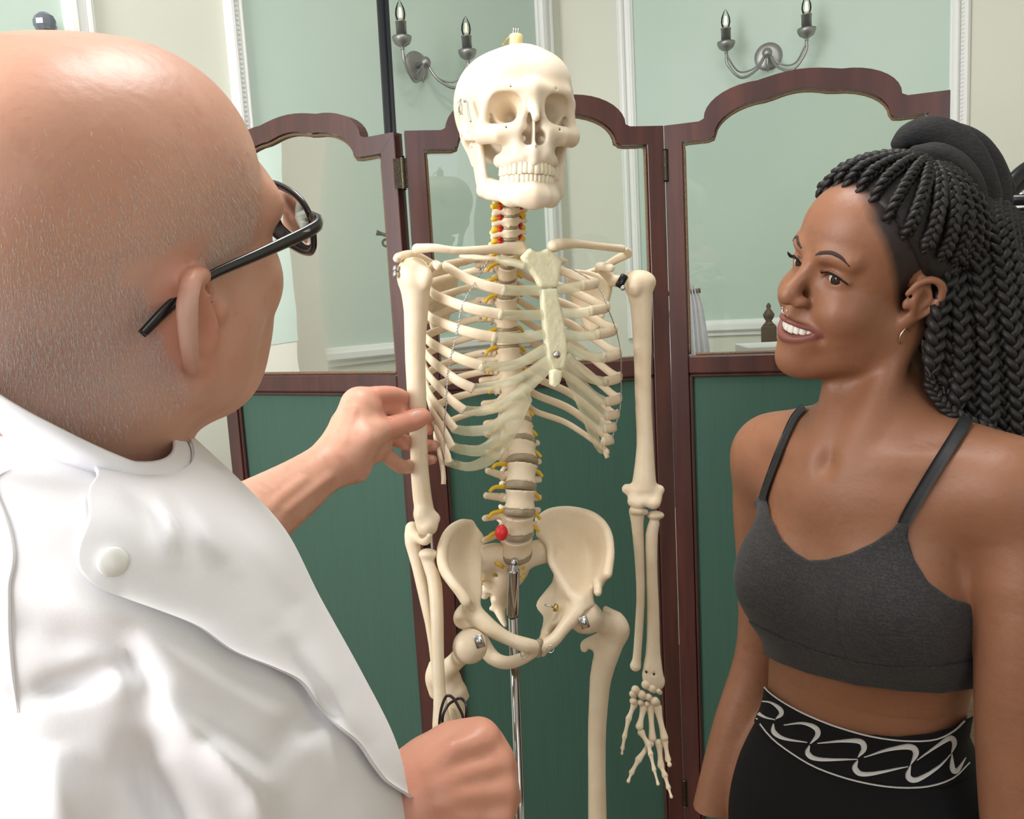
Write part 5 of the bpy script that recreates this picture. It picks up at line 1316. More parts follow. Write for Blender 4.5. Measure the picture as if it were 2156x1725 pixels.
# trousers below, out of the picture
hipw = ring_world(np.array([9.6]), np.array([math.pi / 2]), 0, False)[0]; cen = (ring_world(np.array([9.6]), np.array([math.pi / 2]), 0, False)[0] + ring_world(np.array([9.6]), np.array([-math.pi / 2]), 0, False)[0]) / 2
zt_ = cen[2]
g = Grid((cen[0] - .28, cen[1] - .25, 0), (cen[0] + .30, cen[1] + .25, zt_ + .15), .008)
for s in (-1, 1):
    o = np.array([-.09 * s * .3, .10 * s, 0]); g.chain([cen + o + (0, 0, .05), np.array([cen[0] + o[0] * 1.2, cen[1] + o[1] * 1.2, zt_ * .52]), np.array([cen[0] + o[0] * 1.4, cen[1] + o[1] * 1.3, .09])], [.115, .085, .060], .03, res=12)
    g.chain([np.array([cen[0] + o[0] * 1.4 - .04, cen[1] + o[1] * 1.3, .045]), np.array([cen[0] + o[0] * 1.4 + .15, cen[1] + o[1] * 1.3, .035])], [.045, .035], .02)
V2, F2 = g.mesh(2); mk('trousers', V2, F2, M.setdefault('darktrouser', mat('dark_trousers', (.02, .022, .03), .8)), man)
# black cord held in the fist
M['cord'] = mat('black_cord', (.012, .012, .016), .4)
co = [[(790, 860), (778, 760), (770, 650), (790, 500), (830, 380), (872, 345), (930, 380), (990, 480), (1030, 570), (1042, 660), (1045, 760)], [(850, 850), (830, 760), (805, 680), (812, 560), (870, 450), (940, 400), (1000, 375), (1050, 410), (1072, 480), (1066, 600), (1050, 740)]]
mb = MB()
for i, c in enumerate(co): mb.add(*tube([P(780 + x / 5.308, 1400 + y / 5.308, .655 + .004 * i + (.006 if 3 < k < 8 and i else 0)) for k, (x, y) in enumerate(c)], .00115, 8, 60))
mb.add(*tube([P(780 + x / 5.308, 1400 + y / 5.308, .655) for x, y in ((790, 860), (815, 890), (850, 850))], .00115, 8)); mb.add(*tube([P(780 + x / 5.308, 1400 + y / 5.308, .657) for x, y in ((1045, 760), (1048, 780), (1050, 740))], .00115, 8))
tag(mb.build('elastic_cord', M['cord']), 'looped black cord sticking out of the man\'s fist', 'cord')
# ------------------------------------------------------------------ the young woman
M['skin_w'] = skin_mat('deep_brown_skin', (0.245, 0.106, 0.057), (0.27, 0.120, 0.064), (0.23, 0.098, 0.052), .46, 16, .12)
M['lip'] = mat('lip', (.30, .10, .08), .3)
M['heather'] = mat('charcoal_heather', (.021, .0195, .0205), .9, sheen=.08, noise=[((500, 500, 500), (.040, .037, .037), 2, .40, .62), ((60, 60, 900), (.018, .017, .018), 2, .45, .7)], bump=(900, .3, .0006))
M['strapblack'] = mat('black_elastic', (.012, .012, .014), .6)
M['legging'] = mat('black_legging', (.007, .007, .008), .8, spec=.2, bump=(700, .1, .0005))
M['print'] = mat('grey_print', (.56, .55, .54), .6)
M['braid'] = mat('black_hair', (.009, .008, .008), .46, spec=.4, noise=((900, 900, 300), (.022, .018, .017), 2, .4, .7), bump=(1200, .35, .0006))
M['eyewhite'] = mat('eye_white', (.70, .66, .60), .15); M['iris'] = mat('dark_iris', (.02, .010, .006), .08); M['wtooth'] = mat('white_tooth', (.80, .77, .70), .2)
M['brow'] = mat('brow_hair', (.035, .018, .012), .8, bump=(900, .6, .001)); M['scarf'] = mat('black_wrapped_hair', (.010, .010, .011), .85, noise=((200, 200, 600), (.022, .020, .020), 3, .4, .7), bump=[((260, 260, 900), .5, .002)])
M['gold'] = mat('pale_gold', (.75, .62, .42), .2, metal=1.0); M['silver'] = mat('silver', (.8, .8, .8), .15, metal=1.0); M['mouthin'] = mat('mouth_inside', (.10, .02, .02), .5)
LF = Frame(P(1838, 590, .88), head_rot(-72, 3, -20), .965)
BF = Frame(P(1822, 1146, .895), head_rot(-57, 0, 0), 1.0)
g = Grid(P(1470, 1760, .88) - np.array([.06, .16, .10]), P(2230, 300, .88) + np.array([.02, .22, .05]), .0018, .05)
def fell(FR, c, r, k=0.0, sub=False, E=None): g.ell(FR([c])[0], np.array(r) * FR.k, k, sub, FR.R.T if E is None else np.asarray(E) @ FR.R.T)
def fch(FR, pts, rad, k=0.0, sub=False, nrm=None, flat=1.0, res=None): g.chain(FR(pts), np.array(rad) * FR.k, k, sub, None if nrm is None else FR.R @ np.asarray(nrm, float), flat, res)
# trunk
fell(BF, (0, -.012, .000), (.122, .088, .145))
fell(BF, (0, .010, .055), (.105, .062, .075), .04)
for s in (-1, 1):
    fell(BF, (s * .062, .058, -.046), (.056, .044, .054), .05)
    fell(BF, (s * .136, -.020, .074), (.044, .042, .044), .05)
    fch(BF, [(s * .030, -.020, .112), (s * .080, -.026, .100), (s * .132, -.022, .080)], [.036, .037, .038], .05)
    fch(BF, [(s * .014, .050, .094), (s * .055, .042, .102), (s * .095, .022, .104), (s * .128, .0, .100)], [.0085, .0075, .0070, .006], .020, res=14)
fch(BF, [(-.006, -.012, -.10), (-.016, -.012, -.20), (-.014, -.018, -.30)], [.114, .110, .132], .05, nrm=(0, 1, 0), flat=.74)
fell(BF, (-.008, -.022, -.36), (.168, .112, .13), .05)
for s in (-1, 1): fch(BF, [(s * .085, -.015, -.40), (s * .085, .0, -.62)], [.090, .082], .04)
fell(BF, (0, .070, .108), (.006, .010, .012), .020, True)
g.dots([BF([(0, .092, -.262)])[0]], .006, .006, True)
F_TORSO = g.f.copy()
# arms
g.chain([BF([(.136, -.022, .074)])[0], P(2160, 1140, .775), P(2158, 1230, .770)], [.044, .043, .041], .022)
g.chain([P(2160, 1140, .775), P(2158, 1230, .770), P(2152, 1330, .768), P(2146, 1450, .770), P(2144, 1600, .775), P(2150, 1750, .775), P(2165, 1950, .765), P(2185, 2150, .75)], [.043, .041, .0395, .038, .0355, .034, .031, .026], .008, res=26)
fch(BF, [(-.136, -.022, .074), (-.156, -.030, .020), (-.168, -.042, -.10), (-.178, -.040, -.20), (-.192, -.005, -.30), (-.200, .035, -.40), (-.200, .055, -.46)], [.044, .043, .038, .034, .032, .026, .026], .022, res=24)
# neck
hb = LF.inv(BF([(0, -.02, .10)]))[0]
fch(LF, [(0, -.022, -.020), (0, -.030, -.075), tuple(hb + (0, 0, .02)), tuple(hb)], [.050, .050, .052, .060], .030, res=14)
for s in (-1, 1): g.chain([LF([(s * .052, -.020, -.030)])[0], BF([(s * .018, .046, .108)])[0]], [.014, .0085], .020)
# head
fell(LF, (0, -.006, .046), (.069, .088, .072), .01)
fell(LF, (0, .044, .050), (.054, .046, .050), .03)
fell(LF, (0, .034, -.016), (.056, .052, .064), .03)
for s in (-1, 1):
    fell(LF, (s * .039, .062, -.026), (.022, .023, .021), .022)
    fch(LF, [(s * .051, .004, -.040), (s * .041, .030, -.068), (s * .018, .066, -.090), (0, .074, -.092)], [.016, .0145, .0130, .0130], .030, res=12)
    fch(LF, [(s * .044, .074, .031), (s * .020, .087, .030)], [.007, .008], .012)
fell(LF, (0, .078, -.060), (.029, .020, .026), .016)
for s in (-1, 1): fell(LF, (s * .036, .036, -.046), (.018, .024, .022), .035)
fell(LF, (0, .081, -.091), (.013, .011, .012), .014)
fch(LF, [(0, .086, .020), (0, .094, .004), (0, .104, -.012)], [.0070, .0075, .0100], .010, res=8)
fell(LF, (0, .106, -.019), (.0115, .0115, .0098), .007)
for s in (-1, 1):
    fell(LF, (s * .0120, .0965, -.0230), (.0074, .0095, .0074), .005)
    fell(LF, (s * .0064, .1065, -.0292), (.0034, .0050, .0030), .002, True)
    fell(LF, (s * .0315, .093, .0120), (.0175, .0125, .0110), .010, True)
    ec = (s * .0310, .0690, .0110)
    fell(LF, ec, (.0150, .0146, .0140), .005)
    fell(LF, (s * .0315, .0860, .0108), (.0148, .0090, .0050), .0015, True, np.array([unit((1, 0, -.10 * s)), (0, 1, 0), unit((.10 * s, 0, 1))]))
    fch(LF, [(s * .017, .0835, .0105), (s * .026, .0855, .0162), (s * .037, .0825, .0160), (s * .047, .0740, .0100)], [.0018, .0021, .0021, .0018], .002, res=12)
    # smile crease and cheek
    fch(LF, [(s * .017, .098, -.030), (s * .031, .088, -.044), (s * .036, .080, -.056)], [.0025, .0025, .002], .008, True, res=8)
# mouth: opening, then lips around it
fch(LF, [(-.0300, .0800, -.0500), (-.016, .0940, -.0545), (0, .0990, -.0560), (.016, .0940, -.0545), (.0300, .0800, -.0500)], [.0026, .0066, .0080, .0066, .0026], .003, True, res=20)
UL = [(-.0325, .0780, -.0485), (-.018, .0935, -.0470), (-.006, .1010, -.0455), (0, .1010, -.0462), (.006, .1010, -.0455), (.018, .0935, -.0470), (.0325, .0780, -.0485)]
LL = [(-.0320, .0780, -.0505), (-.017, .0910, -.0620), (0, .0965, -.0660), (.017, .0910, -.0620), (.0320, .0780, -.0505)]
fch(LF, UL, [.0020, .0030, .0034, .0032, .0034, .0030, .0020], .003, res=26)
fch(LF, LL, [.0022, .0040, .0050, .0040, .0022], .003, res=22)
# ears
for s in (-1, 1):
    E = np.array([unit((1, -.35 * s, .05)), unit((.35 * s, 1, 0)), (0, 0, 1)])
    fell(LF, (s * .0705, -0.0018, 0.0017), (.0055, .0150, .0235), .008, False, E)
    fch(LF, [(s * .069, 0.0158, 0.0070), (s * .074, 0.0106, 0.0200), (s * .0785, -0.0009, 0.0252), (s * .082, -0.0123, 0.0191), (s * .0815, -0.0158, 0.0052), (s * .077, -0.0088, -0.0104), (s * .072, 0.0000, -0.0191)], [.0030, .0036, .0040, .0042, .0040, .0038, .0040], .003, res=22)
    fell(LF, (s * .0795, 0.0000, 0.0017), (.0058, .0092, .0143), .003, True, E)
    fch(LF, [(s * .0745, -0.0044, 0.0139), (s * .0765, -0.0079, 0.0035), (s * .0735, -0.0018, -0.0087)], [.0028, .0030, .0028], .003, res=10)
    fell(LF, (s * .0705, 0.0070, -0.0226), (.0050, .0070, .0083), .005)
    fell(LF, (s * .0705, 0.0141, -0.0035), (.0045, .0045, .0065), .003)
V, F = g.mesh(2); FULL = g.f.copy()
# cut away what the clothes hide far below the frame
woman = mk('person', V, F, M['skin_w'])
tag(woman, 'smiling young woman with long black braids, charcoal sports bra and black leggings', 'person')
L = LF.inv(V); tint = np.zeros((len(V), 4))
def near(poly, n=60):
    C = catmull(np.array(poly, float), n); sel = (np.abs(L) < .13).all(1); d = np.full(len(V), 9.0); d[sel] = np.min(np.linalg.norm(L[sel][:, None] - C[None], axis=2), 1); return d
dl = np.minimum(near(UL) - .0036, near(LL) - .0056); w_ = np.clip((.0012 - dl) / .0016, 0, 1); tint[:] = (.190, .060, .048, 0); tint[:, 3] = .9 * w_
inn = (np.abs(L[:, 0]) < .024) & (L[:, 1] < .088) & (L[:, 1] > .05) & (L[:, 2] < -.047) & (L[:, 2] > -.063); tint[inn & (w_ < .3)] = (.08, .015, .015, 1)
# scalp under the braids is dark
hl = L[:, 1] - (.072 - np.clip((.075 - L[:, 2]) / .085, 0, 1.1) * .052); sc_ = np.clip(-hl / .012, 0, 1) * (L[:, 2] > -.030) * (np.abs(L).max(1) < .13) * (np.abs(L[:, 0]) < .0735 - .0 * L[:, 2]); top_ = np.clip((L[:, 2] - .097) / .010, 0, 1) * (np.abs(L).max(1) < .14)
hm = np.maximum(sc_, top_); er = np.sqrt(((np.abs(L[:, 0]) - .075) / .012) ** 2 + ((L[:, 1] + .000) / .026) ** 2 + (L[:, 2] / .036) ** 2); hm = hm * (er > 1.15)
tint[hm > .02, :3] = (.016, .012, .012); tint[:, 3] = np.maximum(tint[:, 3], hm * .97)
set_tint(woman, tint)
# eyes, brows, lashes, teeth
gz = unit((.10, .9, -.12))
for s in (-1, 1):
    c = np.array([s * .0310, .0695, .0110]); V2, F2 = uvsphere((0, 0, 0), .0128, 24, 16); eye = mk('eye', LF(V2 + c), F2, M['eyewhite'], woman)
    gd = unit((.35 if s > 0 else .30, .92, -.10)); V2, F2 = lathe(c + gd * .0113, gd, [(.0062, 0), (.0058, .0010), (.004, .0018), (.001, .0021)], 20); mk('iris', LF(V2), F2, M['iris'], eye)
    bp = []
    for x, z in ((.0125, .0305), (.020, .0345), (.030, .0375), (.040, .0355), (.0490, .0290)):
        q = g.hit(LF([(s * x, .14, z)])[0], LF.R @ np.array([0, -1.0, 0]), .12, .0002); bp.append(q)
    V2, F2 = tube(bp, [.0012, .0022, .0022, .0016, .0005], 8, 24, up=LF.R[:, 2], r2=[.0006] * 5); mk('eyebrow', V2, F2, M['brow'], woman)
    lp = [(s * .0175, .0838, .0118), (s * .026, .0868, .0158), (s * .037, .0840, .0156), (s * .0478, .0748, .0098)]
    V2, F2 = tube(LF(lp), [.0005, .0012, .0014, .0009], 6, 20); mb = MB(); mb.add(V2, F2)
    for q in catmull(np.array(lp), 22): mb.add(*tube(LF([q, q + (.0012 * s, .0045, .0010), q + (.0022 * s, .0075, .0042)]), [.00030, .00025, .00008], 4, 5))
    mb.build('eyelash', M['braid'], woman)
mb_t = []
x = 0.0
for s in (-1, 1):
    t = .0
    for i, w in enumerate((.0088, .0070, .0076, .0070, .0068, .0074)):
        c0 = t + w / 2; t += w * .97
        # arch: ellipse
        a = min(1.3, c0 / .0305); px_ = .0285 * math.sin(a); py_ = .062 + .0345 * math.cos(a)
        tx = unit((s * math.cos(a) * .0265, -math.sin(a) * .0335, 0)); ny = unit((s * math.sin(a) * .0335, math.cos(a) * .0265, 0))
        V2, F2 = boxv((0, 0, 0), (w / 2 * .98, .0022, .0062 - .0004 * i), tx, ny, (0, 0, 1), .0014)
        V2 = np.array(V2); V2[:, 2] += -.0535 + .0006 * i; V2[:, 0] += s * px_; V2[:, 1] += py_ - .0015; mk('tooth', LF(V2), F2, M['wtooth'], woman)
# jewellery
o = empty('hoop_earring', LF([(.074, .009, -.045)])[0]); tag(o, 'small gold hoop earring in the woman\'s ear', 'earring')
c = LF([(.0745, .008, -.0375)])[0]; V2, F2 = tube([c + LF.R @ np.array([.0015 * math.sin(a), .0062 * math.sin(a), .0085 * math.cos(a)]) for a in np.linspace(0, 2 * math.pi, 20, endpoint=False)], .0009, 8, 40, closed=True, up=LF.R[:, 0]); mk('hoop', V2, F2, M['gold'], o)
o = empty('nose_ring', LF([(0, .108, -.034)])[0]); tag(o, 'tiny silver ring below the woman\'s nose', 'nose ring')
c = LF([(0, .1050, -.0345)])[0]; V2, F2 = tube([c + LF.R @ np.array([.0042 * math.cos(a), .001, -.0042 * math.sin(a)]) for a in np.linspace(-.3, math.pi + .3, 12)], .0007, 8, 24); mb = MB(); mb.add(V2, F2)
for sx in (-1, 1): mb.add(*uvsphere(c + LF.R @ np.array([.0042 * sx, .001, .001]), .0012, 8, 6))
mb.build('ring', M['silver'], o)

# clothes: offset shells of the trunk, cut by outlines
_bi = np.array(np.nonzero(np.abs(F_TORSO) < .0105)); _bw = np.stack([g.ax[k][_bi[k]] for k in range(3)], 1).astype(np.float32) - CAMPOS.astype(np.float32)
_bd = _bw @ _F.astype(np.float32); _bu = CX + FPX * (_bw @ _R.astype(np.float32)) / _bd; _bv = CY - FPX * (_bw @ _U.astype(np.float32)) / _bd
def cloth(name, poly, off, m, parent, inner=-.0015, smooth=2):
    """shell of the trunk between two offsets, inside a pixel outline"""
    poly = np.asarray(poly, np.float32); lo, hi = poly.min(0) - 12, poly.max(0) + 12
    k = (_bu > lo[0]) & (_bu < hi[0]) & (_bv > lo[1]) & (_bv < hi[1]); i = _bi[:, k]; u, v, d = _bu[k], _bv[k], _bd[k]
    d2 = np.full(len(u), 1e12, np.float32); sg = np.zeros(len(u), bool)
    for a, b in zip(poly, np.roll(poly, -1, 0)):
        e = b - a; wx, wy = u - a[0], v - a[1]; t = np.clip((wx * e[0] + wy * e[1]) / (e @ e), 0, 1); d2 = np.minimum(d2, (wx - t * e[0]) ** 2 + (wy - t * e[1]) ** 2)
        c = (v >= a[1]) != (v >= b[1]); sg ^= c & (u < a[0] + np.where(c, (v - a[1]) / (e[1] if abs(e[1]) > 1e-9 else 1e-9), 0) * e[0])
    pd = np.sqrt(d2) * np.where(sg, -1, 1) / FPX * d
    a0 = np.maximum(i.min(1) - 2, 0); b0 = np.minimum(i.max(1) + 3, np.array(F_TORSO.shape))
    h = np.full(b0 - a0, .02, np.float32); ft = F_TORSO[tuple(i)]; h[tuple(i - a0[:, None])] = np.maximum(np.maximum(ft - off, pd), inner - ft)
    t = Grid.__new__(Grid); t.f, t.lo, t.h = h, g.lo + g.h * a0, g.h
    V2, F2 = t.mesh(smooth); return mk(name, V2, F2, M[m], parent)
BRA = [(1596, 1046), (1612, 1040), (1622, 1090), (1645, 1135), (1672, 1162), (1702, 1180), (1740, 1178), (1790, 1165), (1840, 1142), (1880, 1114), (1892, 1098), (1914, 1104), (1911, 1132), (1925, 1178), (1955, 1226), (2000, 1258), (2060, 1278), (2130, 1290), (2130, 1425), (2060, 1446), (1980, 1458), (1900, 1453), (1800, 1440), (1700, 1415), (1640, 1393), (1590, 1366), (1500, 1320), (1500, 1150), (1550, 1105), (1578, 1072)]
bra = cloth('sports_bra', BRA, .0034, 'heather', woman); bra['label'] = 'charcoal heather sports bra'
BAND = [(1500, 1262), (1586, 1312), (1650, 1345), (1720, 1372), (1800, 1394), (1880, 1404), (1960, 1404), (2050, 1392), (2130, 1372), (2130, 1425), (2060, 1449), (1980, 1461), (1900, 1456), (1800, 1443), (1700, 1418), (1640, 1396), (1588, 1369), (1500, 1325)]
bb = cloth('bra_band', BAND, .0052, 'heather', bra, inner=.0015)
TOPL = [(1440, 1345), (1530, 1385), (1588, 1425), (1620, 1458), (1680, 1500), (1750, 1530), (1820, 1546), (1890, 1552), (1960, 1545), (2010, 1530), (2040, 1512), (2100, 1480), (2200, 1430)]
BOTL = [(1440, 1400), (1530, 1450), (1577, 1492), (1592, 1530), (1625, 1566), (1680, 1600), (1750, 1630), (1830, 1650), (1920, 1662), (1990, 1660), (2040, 1640), (2100, 1600), (2200, 1540)]
lg = cloth('leggings', TOPL + [(2300, 1500), (2300, 2400), (1300, 2400), (1300, 1400)], .0026, 'legging', woman); lg['label'] = 'black leggings with a patterned waistband'
wb = cloth('waistband', TOPL + BOTL[::-1], .0042, 'legging', lg, inner=.0012)
gT = Grid.__new__(Grid); gT.f, gT.lo, gT.h, gT.n = F_TORSO - .0044, g.lo, g.h, np.array(F_TORSO.shape)
def ribbon(pix, wid, lift, n=40, fieldg=None):
    """flat strip laid on the trunk along a pixel path; wid in pixels (full width)"""
    A = catmull(np.hstack([np.asarray(pix, float), np.broadcast_to(np.asarray(wid, float), (len(pix),)).reshape(-1, 1)]), n)
    T = np.gradient(A[:, :2], axis=0); T /= np.linalg.norm(T, axis=1)[:, None] + 1e-9; N = np.stack([-T[:, 1], T[:, 0]], 1); rows = []
    for off in (-.5, -.17, .17, .5):
        q = A[:, :2] + N * (A[:, 2:] * off); rows.append([(fieldg or gT).hit(P(a, b, .60), P(a, b, 1.0) - CAMPOS, 1.0, lift) for a, b in q])
    R_ = np.array(rows); ok = (np.linalg.norm(R_ - np.array([[P(a, b, .60) + unit(P(a, b, 1.0) - CAMPOS) * .5 for a, b in A[:, :2]]]), axis=2) > .02).all(0); ok &= (np.ptp(R_ @ _F, axis=0) < .05); R_ = R_[:, ok]; n = R_.shape[1]; back = R_ + unit(_F) * .0008; m = n
    V2 = np.concatenate([R_.reshape(-1, 3), back.reshape(-1, 3)]); FF = grid_faces(4, m); k = 4 * m
    rim = [[i, i + 1, k + i + 1, k + i] for i in range(m - 1)] + [[3 * m + i, k + 3 * m + i, k + 3 * m + i + 1, 3 * m + i + 1] for i in range(m - 1)]
    return V2, np.concatenate([FF, FF[:, ::-1] + k, np.array(rim)])
for path, w in (([(1700, 848), (1672, 878), (1650, 925), (1630, 975), (1610, 1030), (1604, 1052)], 14), ([(2050, 862), (2030, 892), (1990, 955), (1950, 1020), (1915, 1080), (1902, 1106)], [26, 27, 27, 27, 27, 26])):
    V2, F2 = ribbon(path, w, -.0012); so = mk('strap', V2, F2, M['strapblack'], bra)
def lc(x, y): return 1450 + x / 1.972, 850 + y / 1.972
SW = [([(292, 1150), (330, 1196), (400, 1246), (500, 1298), (620, 1345), (760, 1384), (900, 1402), (1020, 1397), (1100, 1362), (1148, 1318)], [6] * 10), ([(262, 1240), (280, 1305), (340, 1385), (420, 1448), (520, 1508), (640, 1553), (760, 1582), (880, 1596), (1000, 1590), (1100, 1555), (1168, 1490)], [6] * 11),
      ([(290, 1236), (340, 1242), (378, 1268), (384, 1290), (362, 1310)], [3, 8, 18, 18, 3]), ([(395, 1336), (470, 1328), (525, 1346), (536, 1376), (505, 1414)], [3, 9, 20, 20, 3]), ([(535, 1412), (640, 1402), (712, 1404), (728, 1434), (703, 1470)], [3, 11, 22, 22, 3]), ([(728, 1470), (830, 1438), (918, 1426), (944, 1452), (922, 1500)], [3, 12, 24, 24, 3]), ([(948, 1482), (1030, 1424), (1085, 1390), (1104, 1410), (1092, 1452)], [3, 11, 22, 20, 3]),
      ([(272, 1245), (284, 1280), (315, 1302), (360, 1314)], [12, 16, 9, 3]), ([(352, 1330), (354, 1364), (398, 1392), (492, 1408)], [3, 20, 12, 3]), ([(502, 1420), (496, 1455), (545, 1478), (702, 1478)], [3, 22, 15, 3]), ([(702, 1482), (692, 1518), (740, 1540), (912, 1508)], [3, 24, 17, 3]), ([(922, 1502), (912, 1550), (950, 1562), (1035, 1512), (1090, 1456)], [3, 24, 20, 10, 3]), ([(1094, 1455), (1096, 1515), (1115, 1525), (1152, 1470)], [3, 22, 18, 3])]
for pts, w in SW:
    V2, F2 = ribbon([lc(*q) for q in pts], np.array(w) / 1.972, .0006, 30); mk('printed_mark', V2, F2, M['print'], wb)

# ---------------- hair: scalp cap, bun, braids
def plait(C0, w, name, parent, turns=None, n=None):
    C0 = np.asarray(C0, float); L_ = np.linalg.norm(np.diff(catmull(C0, 40), axis=0), axis=1).sum(); n = n or max(24, int(L_ / .0022)); C = catmull(C0, n)
    T, N, B = frames(C, up=_F); ph = np.linspace(0, L_ / (w * 2.6) * 2 * math.pi, n); mb = MB(); tp = np.clip(np.minimum(np.arange(n) / 4, (n - 1 - np.arange(n)) / 6), .35, 1)
    for k in range(3):
        a = ph + k * 2 * math.pi / 3; off = B * (np.sin(a) * w * .52 * tp)[:, None] + N * (np.sin(2 * a) * w * .26 * tp)[:, None]
        V2, F2 = tube(C + off, w * .40 * tp, 6, n, r2=w * .33 * tp); mb.add(V2, F2)
    return mb.build(name, M['braid'], parent)
g2 = Grid(LF.o - .16, LF.o + .16, .0030); _g = g; g = g2
fell(LF, (0, -.010, .048), (.0745, .0900, .0785)); fell(LF, (0, .020, .062), (.060, .052, .052), .03)
g2.put(lambda X, Y, Z: ((X - LF.o[0]) * LF.R[0, 1] + (Y - LF.o[1]) * LF.R[1, 1] + (Z - LF.o[2]) * LF.R[2, 1]) / LF.k - (.066 - np.clip((.088 - ((X - LF.o[0]) * LF.R[0, 2] + (Y - LF.o[1]) * LF.R[1, 2] + (Z - LF.o[2]) * LF.R[2, 2]) / LF.k) / .09, 0, 1.2) * .060), LF.o - .17, LF.o + .17, 0) if False else None
def capcut(X, Y, Z):
    x = ((X - LF.o[0]) * LF.R[0, 0] + (Y - LF.o[1]) * LF.R[1, 0] + (Z - LF.o[2]) * LF.R[2, 0]) / LF.k; y = ((X - LF.o[0]) * LF.R[0, 1] + (Y - LF.o[1]) * LF.R[1, 1] + (Z - LF.o[2]) * LF.R[2, 1]) / LF.k; z = ((X - LF.o[0]) * LF.R[0, 2] + (Y - LF.o[1]) * LF.R[1, 2] + (Z - LF.o[2]) * LF.R[2, 2]) / LF.k
    return -(y - (.060 - np.clip((.092 - z) / .075, 0, 1.15) * .066)) * .8           # negative in front of the hairline -> subtracted
g2.put(capcut, LF.o - .16, LF.o + .16, .006, True, m=.2)
g2.put(lambda X, Y, Z: ((X - LF.o[0]) * LF.R[0, 2] + (Y - LF.o[1]) * LF.R[1, 2] + (Z - LF.o[2]) * LF.R[2, 2]) + .035, LF.o - .16, LF.o + .16, .01, True, m=.2)
V2, F2 = g2.mesh(2); g = _g
hair = mk('braided_hair', V2, F2, M['braid'], woman); hair['label'] = 'long black box braids pulled up into a bun'
# rows drawn back from the hairline to the bun
tie = LF([(0, -.030, .128)])[0]
def hp(x, y, z, out=.0045):
    """point on the hair cap in the direction of (x,y,z) from the skull centre"""
    c = LF([(0, -.010, .045)])[0]; d = unit(LF.R @ np.array([x, y, z], float)); return g2.hit(c + d * .16, -d, .16, out)
rowsH = 14
for i in range(rowsH):
    a = math.radians(-62 + i * (62 + 128) / (rowsH - 1))        # from the far side over the forehead to behind the near ear
    fy, fx = math.cos(a), math.sin(a)
    z0 = .34 - .62 * max(0, math.sin(abs(a) * .62)) ** 1.4 if a < 2 else -.30
    st_ = np.array([fx * .92, fy * .98, z0 + .10]); en = np.array([.10 * fx, -.16 + .10 * fy, 1.0]); pts = []
    for t in np.linspace(0, 1, 7): v = st_ * (1 - t) + en * t; pts.append(hp(*v))
    plait(pts, .0090, 'braid', hair)
# the wrapped bun: fat twisted coils on the crown
bunf = [[(1893, 302, .885, 17), (1915, 284, .878, 25), (1955, 276, .872, 31), (2000, 290, .868, 33), (2035, 322, .866, 34), (2056, 368, .866, 36), (2070, 420, .868, 36), (2078, 468, .87, 30)], [(1905, 322, .90, 20), (1945, 300, .905, 33), (2000, 295, .91, 36), (2050, 318, .91, 36), (2085, 370, .908, 34), (2100, 430, .905, 30)], [(1930, 335, .86, 22), (1965, 332, .85, 32), (2005, 352, .846, 34), (2035, 392, .846, 34), (2050, 440, .85, 30)], [(1895, 300, .90, 14), (1925, 285, .925, 30), (1985, 290, .935, 36), (2060, 330, .935, 36), (2105, 400, .93, 30)]]
bunf += [[(1925, 318, .852, 12), (1975, 318, .838, 14), (2018, 345, .832, 14), (2046, 395, .835, 14), (2060, 452, .845, 13)], [(1940, 352, .846, 14), (1975, 365, .838, 15), (2005, 395, .838, 15), (2030, 440, .845, 14)]]
gb = Grid(P(1870, 520, .84) - .06, P(2140, 240, .96) + .06, .0024)
for c in bunf: p, r = pc(c); gb.chain(p, r, .004, res=24)
V2, F2 = gb.mesh(2); mk('bun', V2, F2, M['scarf'], hair)
# long braids hanging from the bun down over the shoulder
rb = random.Random(5); hang = []
ends = [(1954, 806), (1986, 840), (2018, 870), (2050, 896), (2083, 917), (2116, 934), (2149, 953), (2182, 972)]
for lay in range(3):
    for i, (ex, ey) in enumerate(ends):
        k = i / (len(ends) - 1); sx = 1962 + k * 150 + rb.uniform(-6, 6) + lay * 14; sy = 392 + abs(k - .45) * 60 + lay * 10; d0 = .835 + lay * .030 + k * .012 + (.006 if i % 2 else 0); d1 = .815 + lay * .037 + k * .02 + (.008 if i % 2 else 0)
        if lay == 0 and i < 2: ex, ey = ex + 6, ey - 8
        x1 = sx + (ex - sx) * .30 + rb.uniform(-5, 5) + 6; x2 = sx + (ex - sx) * .65 + rb.uniform(-5, 5) + 8
        if i == 0 and lay == 0: x1, x2 = 1996, 1972
        pts = [P(sx - 4, sy, d0 + .015), P(sx + 6, sy + 60, d0 - .004), P(x1, sy + (ey - sy) * .38, d0 - .012), P(x2, sy + (ey - sy) * .70, (d0 + d1) / 2 - .006), P(ex + lay * 16, ey, d1)]
        pts.append(P(ex + lay * 7 + 34, ey + 60, d1 + .012)); pts.append(P(ex + lay * 7 + 80, ey + 110, d1 + .05))
        plait(pts[:5], .0128 if lay < 2 else .012, 'braid', hair)
for (a, b, c, d) in (((2120, 480), (2138, 620), (2140, 760), (2150, 900)), ((2128, 470), (2150, 640), (2146, 800), (2168, 940))):
    plait([P(*q, .90) for q in (a, b, c, d)], .0055, 'braid', hair)
plait([P(1952, 790, .835), P(1978, 842, .828), P(2025, 882, .818), (P(2090, 912, .806)), P(2156, 962, .795), P(2230, 1010, .79)], .0095, 'braid', hair)
